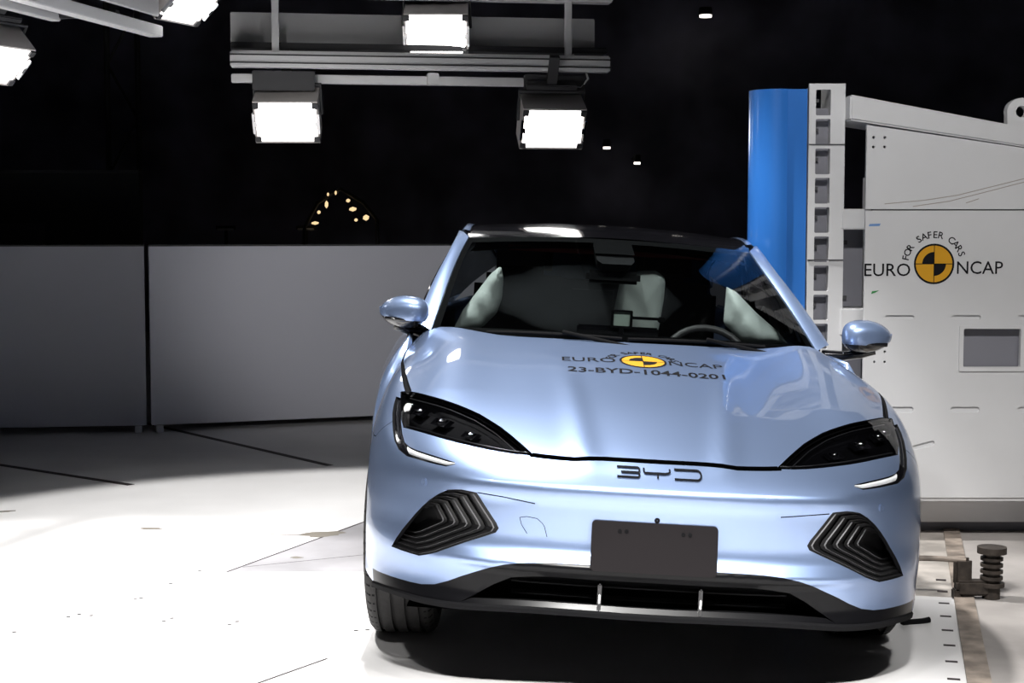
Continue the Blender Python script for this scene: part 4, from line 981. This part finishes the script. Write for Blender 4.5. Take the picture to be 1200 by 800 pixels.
# ---- wheels
def wheel(x, y):
    s = 1 if x > 0 else -1
    wh = empty('wheel', (0, 0, 0)); wh.parent = car; wh.location = (x, y, .34)
    hw = .1175; pr = [(-hw*.72, .245), (-hw, .275), (-hw*1.02, .30), (-hw*.97, .322), (-hw*.86, .3355)]
    xs = [-.70, -.40, -.10, .20, .50, .75]
    tread = []
    for g in (-.60, -.20, .20, .60):
        tread += [(hw*(g-.055), .340), (hw*(g-.05), .332), (hw*(g+.05), .332), (hw*(g+.055), .340)]
    pr = pr+[(-hw*.80, .3395)]+tread+[(hw*.80, .3395), (hw*.86, .3355), (hw*.97, .322), (hw*1.02, .30), (hw, .275), (hw*.72, .245)]
    bm = bmesh.new(); lathe(bm, pr, 90, 'x'); ty = bobj('tyre', bm, RUBBER, wh, True, 28)
    V = []; F = []
    for sgn in (-1, 1):                                    # shoulder sipes
        for k in range(56):
            a = 2*math.pi*k/56; c, s2 = math.cos(a), math.sin(a); d = .0035
            for (xx, rr) in ((sgn*hw*.70, .3412), (sgn*hw*.86, .3372), (sgn*hw*.99, .318)):
                for e_ in (-1, 1): V.append((xx, rr*c-e_*d*s2, rr*s2+e_*d*c))
            b = len(V)-6; F += [(b, b+1, b+3, b+2), (b+2, b+3, b+5, b+4)]
    mobj('sipes', V, F, MATTEB, ty)
    bm = bmesh.new(); lathe(bm, [(-.10, .235), (-.10, .248), (.10, .248), (.10, .235), (.085, .225), (-.085, .225)], 48, 'x'); bobj('rim', bm, SILVER, wh, True, 30)
    bm = bmesh.new(); lathe(bm, [(s*.075, .001), (s*.075, .05), (s*.06, .075), (s*.03, .08), (s*.03, .001)], 24, 'x'); bobj('hub', bm, SILVER, wh, True, 30)
    for k in range(5):
        M = Matrix.Rotation(2*math.pi*k/5, 4, 'X'); bm = bmesh.new(); box(bm, (s*.06, 0, .15), (.03, .055, .17), M, .008); bobj('spoke', bm, SILVER, wh, True)
    bm = bmesh.new(); lathe(bm, [(-.012, .06), (-.012, .165), (.012, .165), (.012, .06)], 32, 'x'); bobj('brake_disc', bm, CHROMED, wh, True)
    return wh
for x, y in ((-.800, .92), (.800, .92), (-.80, 3.84), (.80, 3.84)): wheel(x, y)
# wheel wells
for side in (-1, 1):
    for yc in (.92, 3.84):
        A = [R(a) for a in range(-15, 196, 10)]; G = np.array([[(side*x, yc+.40*math.cos(a), .36+.40*math.sin(a)) for x in (.90, .60)] for a in A])
        cpart('wheel_well', G.reshape(-1, 3), grid_faces(len(A), 2), MATTEB, None, None, True, 60)
        cpart('wheel_well', [(side*.60, yc-.45, .2), (side*.60, yc+.45, .2), (side*.60, yc+.45, .8), (side*.60, yc-.45, .8)], [(0, 1, 2, 3)], MATTEB, None, None, False)
# ---- cabin
sx = np.linspace(-1, 1, 15); dash = []
for (y, z, wx) in ((1.40, .985, .70), (1.62, .985, .74), (1.85, .975, .75), (1.93, .95, .75), (1.96, .85, .75), (1.92, .6, .74), (1.9, .3, .72)):
    dash.append(np.stack([sx*wx, y+.17*sx**2*(y < 1.6), z-.03*sx**4], -1))
cpart('dashboard', np.array(dash).reshape(-1, 3), grid_faces(7, 15), TRIM, None, None, True, 40)
bm = bmesh.new(); box(bm, (.02, 1.90, .985), (.34, .02, .10), None, .006); croll(bobj('screen', bm, GLOSSB, car, True))
tub = []
for (x, z) in ((-.80, .97), (-.78, .6), (-.74, .33), (0, .30), (.74, .33), (.78, .6), (.80, .97)): tub.append([(x, y, z) for y in np.linspace(1.7, 3.9, 14)])
cpart('cabin_tub', np.array(tub).reshape(-1, 3), grid_faces(7, 14), TRIM, None, None, False)
hl_ = np.zeros((10, 11, 3))
for i, q in enumerate(np.linspace(0, 1, 10)):
    y = 2.2+1.4*q; hl_[i] = np.stack([np.linspace(-1, 1, 11)*(rx(y)-.06), np.full(11, y), float(zc(min(1, q*1.0)))-.05-.04*np.abs(np.linspace(-1, 1, 11))**2], -1)
cpart('headliner', hl_.reshape(-1, 3), grid_faces(10, 11), TRIM, None, None, True, 60)
for y, w_ in ((2.32, .9), (3.0, .9)):
    bm = bmesh.new(); box(bm, (0, y, 1.335), (w_, .05, .025), None, .008); croll(bobj('roof_crossbar', bm, REDM, car, True))
def seat(x, col):
    bm = bmesh.new(); box(bm, (x, 2.45, .55), (.50, .52, .16), None, .05); st = bobj('seat', bm, col, car, True); croll(st)
    M = Matrix.Translation((x, 2.72, .62)) @ Matrix.Rotation(R(-18), 4, 'X'); bm = bmesh.new(); box(bm, (0, 0, .30), (.47, .14, .62), M, .055); croll(bobj('seat_back', bm, col, st, True))
    bm = bmesh.new(); box(bm, (0, 0, .70), (.27, .10, .20), M, .04); croll(bobj('headrest', bm, col, st, True))
    return st
seat(-.37, SEATM); seat(.30, SEATM)
bm = bmesh.new(); box(bm, (0, 3.55, .85), (1.2, .16, .65), Matrix.Translation((0, 0, 0)), .05); croll(bobj('rear_seat', bm, SEATM, car, True))
# steering wheel
sw = Matrix.Translation((.42, 2.02, .895)) @ Matrix.Rotation(R(-25), 4, 'X')
bm = bmesh.new(); tube(bm, [sw @ Vector((.175*math.cos(2*math.pi*k/28), 0, .155*math.sin(2*math.pi*k/28))) for k in range(28)], .016, 8, True); stw = croll(bobj('steering_wheel', bm, SEATM, car, True, 60))
bm = bmesh.new(); box(bm, (0, .0, -.01), (.16, .05, .11), sw, .02); croll(bobj('wheel_hub', bm, GREYIN, stw, True))
for s in (-1, 1): bm = bmesh.new(); box(bm, (s*.12, 0, 0), (.12, .025, .03), sw, .006); croll(bobj('wheel_spoke', bm, TRIM, stw, True))
# airbags: inflated cushions
def cushion(name, outline, y0, yslope, thick, m, seed=0):
    o_ = np.asarray(outline, float); lp_ = resamp(np.vstack([o_, o_[:1]]), 40)[:-1]; lo = lp_.min(0); hi = lp_.max(0)
    g = np.stack(np.meshgrid(np.arange(lo[0], hi[0], .018), np.arange(lo[1], hi[1], .018)), -1).reshape(-1, 2); g = g[pip(g, lp_)]
    v, t = cdt(g, [(lp_, True)]); t = t[pip(v[t].mean(1), lp_)]; d = pldist(v, np.vstack([lp_, lp_[:1]])); L = d.max()
    h = thick*np.sqrt(np.clip(1-(1-np.clip(d/L, 0, 1))**2, 0, 1)); h = h*(1+.12*np.sin(v[:, 0]*55+seed)*np.sin(v[:, 1]*40))
    yc = y0+yslope*(v[:, 0]-v[:, 0].mean()); n = len(v)
    V = np.concatenate([np.stack([v[:, 0], yc-h, v[:, 1]], 1), np.stack([v[:, 0], yc+h, v[:, 1]], 1)])
    F = [tuple(q) for q in t]+[tuple(x+n for x in q[::-1]) for q in t]
    o = cpart(name, V, F, m, None, None, True, 80, de=False); return o
BAGS = 1
ab = cushion('side_airbag', [(-0.761, 0.966), (-0.725, 1.05), (-0.662, 1.143), (-0.612, 1.216), (-0.568, 1.255), (-0.554, 1.201), (-0.555, 1.115), (-0.576, 1.047), (-0.632, 0.985), (-0.698, 0.962)], 2.15, .2, .09, BAG); ab['label'] = 'white inflated side airbag on the far side'
ab = cushion('side_airbag', [(0.408, 1.216), (0.45, 1.197), (0.541, 1.111), (0.631, 1.041), (0.677, 0.99), (0.549, 0.980), (0.483, 0.985), (0.404, 1.06)], 2.1, -.2, .08, BAG, 2); ab['label'] = 'white inflated side airbag by the pole'
ab = cushion('centre_airbag', [(-0.038, 1.235), (0.043, 1.262), (0.118, 1.266), (0.158, 1.234), (0.156, 1.143), (0.135, 0.96), (0.022, 0.95), (-0.081, 0.95), (-0.055, 1.132)], 2.3, 0, .09, BAG, 4); ab['label'] = 'pale centre airbag between the seats'
def to_world(p):
    x, y, z = p; c, s = math.cos(ROLL), math.sin(ROLL); x, z = c*x+s*z, -s*x+c*z
    c, s = math.cos(YAW), math.sin(YAW); return (c*x+s*y+CARX, -s*x+c*y+CARY, z)
t = empty('onboard_camera', to_world((-.045, 1.87, .972)), (0, ROLL, -YAW)); tag(t, 'small black onboard camera with bracket on the dashboard behind the windscreen', 'camera')
boxo('base', (0, 0, .006), (.10, .05, .012), MATTEB, t, .003); boxo('stem', (0, .01, .035), (.02, .015, .06), MATTEB, t)
plate('frame', rrect(-.045, .055, .045, .131, .006), [rrect(-.034, .065, .034, .123, .004)], .02, MATTEB, t)
boxo('display', (0, .016, .095), (.07, .008, .06), mat('camera_display', (.55, .66, .58), .4), t); boxo('arm', (.10, .01, .101), (.12, .012, .012), MATTEB, t); boxo('clamp', (.165, .01, .098), (.03, .02, .024), MATTEB, t, .004)
# thin airbag dust hanging in the cabin
bm = bmesh.new(); bmesh.ops.create_icosphere(bm, subdivisions=3, radius=1)
for v in bm.verts: v.co = Vector((v.co.x*.42, v.co.y*.22, v.co.z*.15))*(1+.12*math.sin(v.co.x*7)*math.cos(v.co.z*5))
vm = bpy.data.materials.new('airbag_dust'); vm.use_nodes = True; nt = vm.node_tree; nt.nodes.clear()
vo = nt.nodes.new('ShaderNodeOutputMaterial'); pv = nt.nodes.new('ShaderNodeVolumeScatter'); pv.inputs['Color'].default_value = (.75, .78, .85, 1); pv.inputs['Density'].default_value = .45; nt.links.new(pv.outputs[0], vo.inputs['Volume'])
sm = bobj('airbag_smoke', bm, vm, None, True, 80); sm.location = to_world((-.22, 2.12, 1.13)); sm.rotation_euler = (0, ROLL, -YAW)
tag(sm, 'thin grey airbag dust cloud hanging inside the windscreen', 'smoke', kind='stuff')
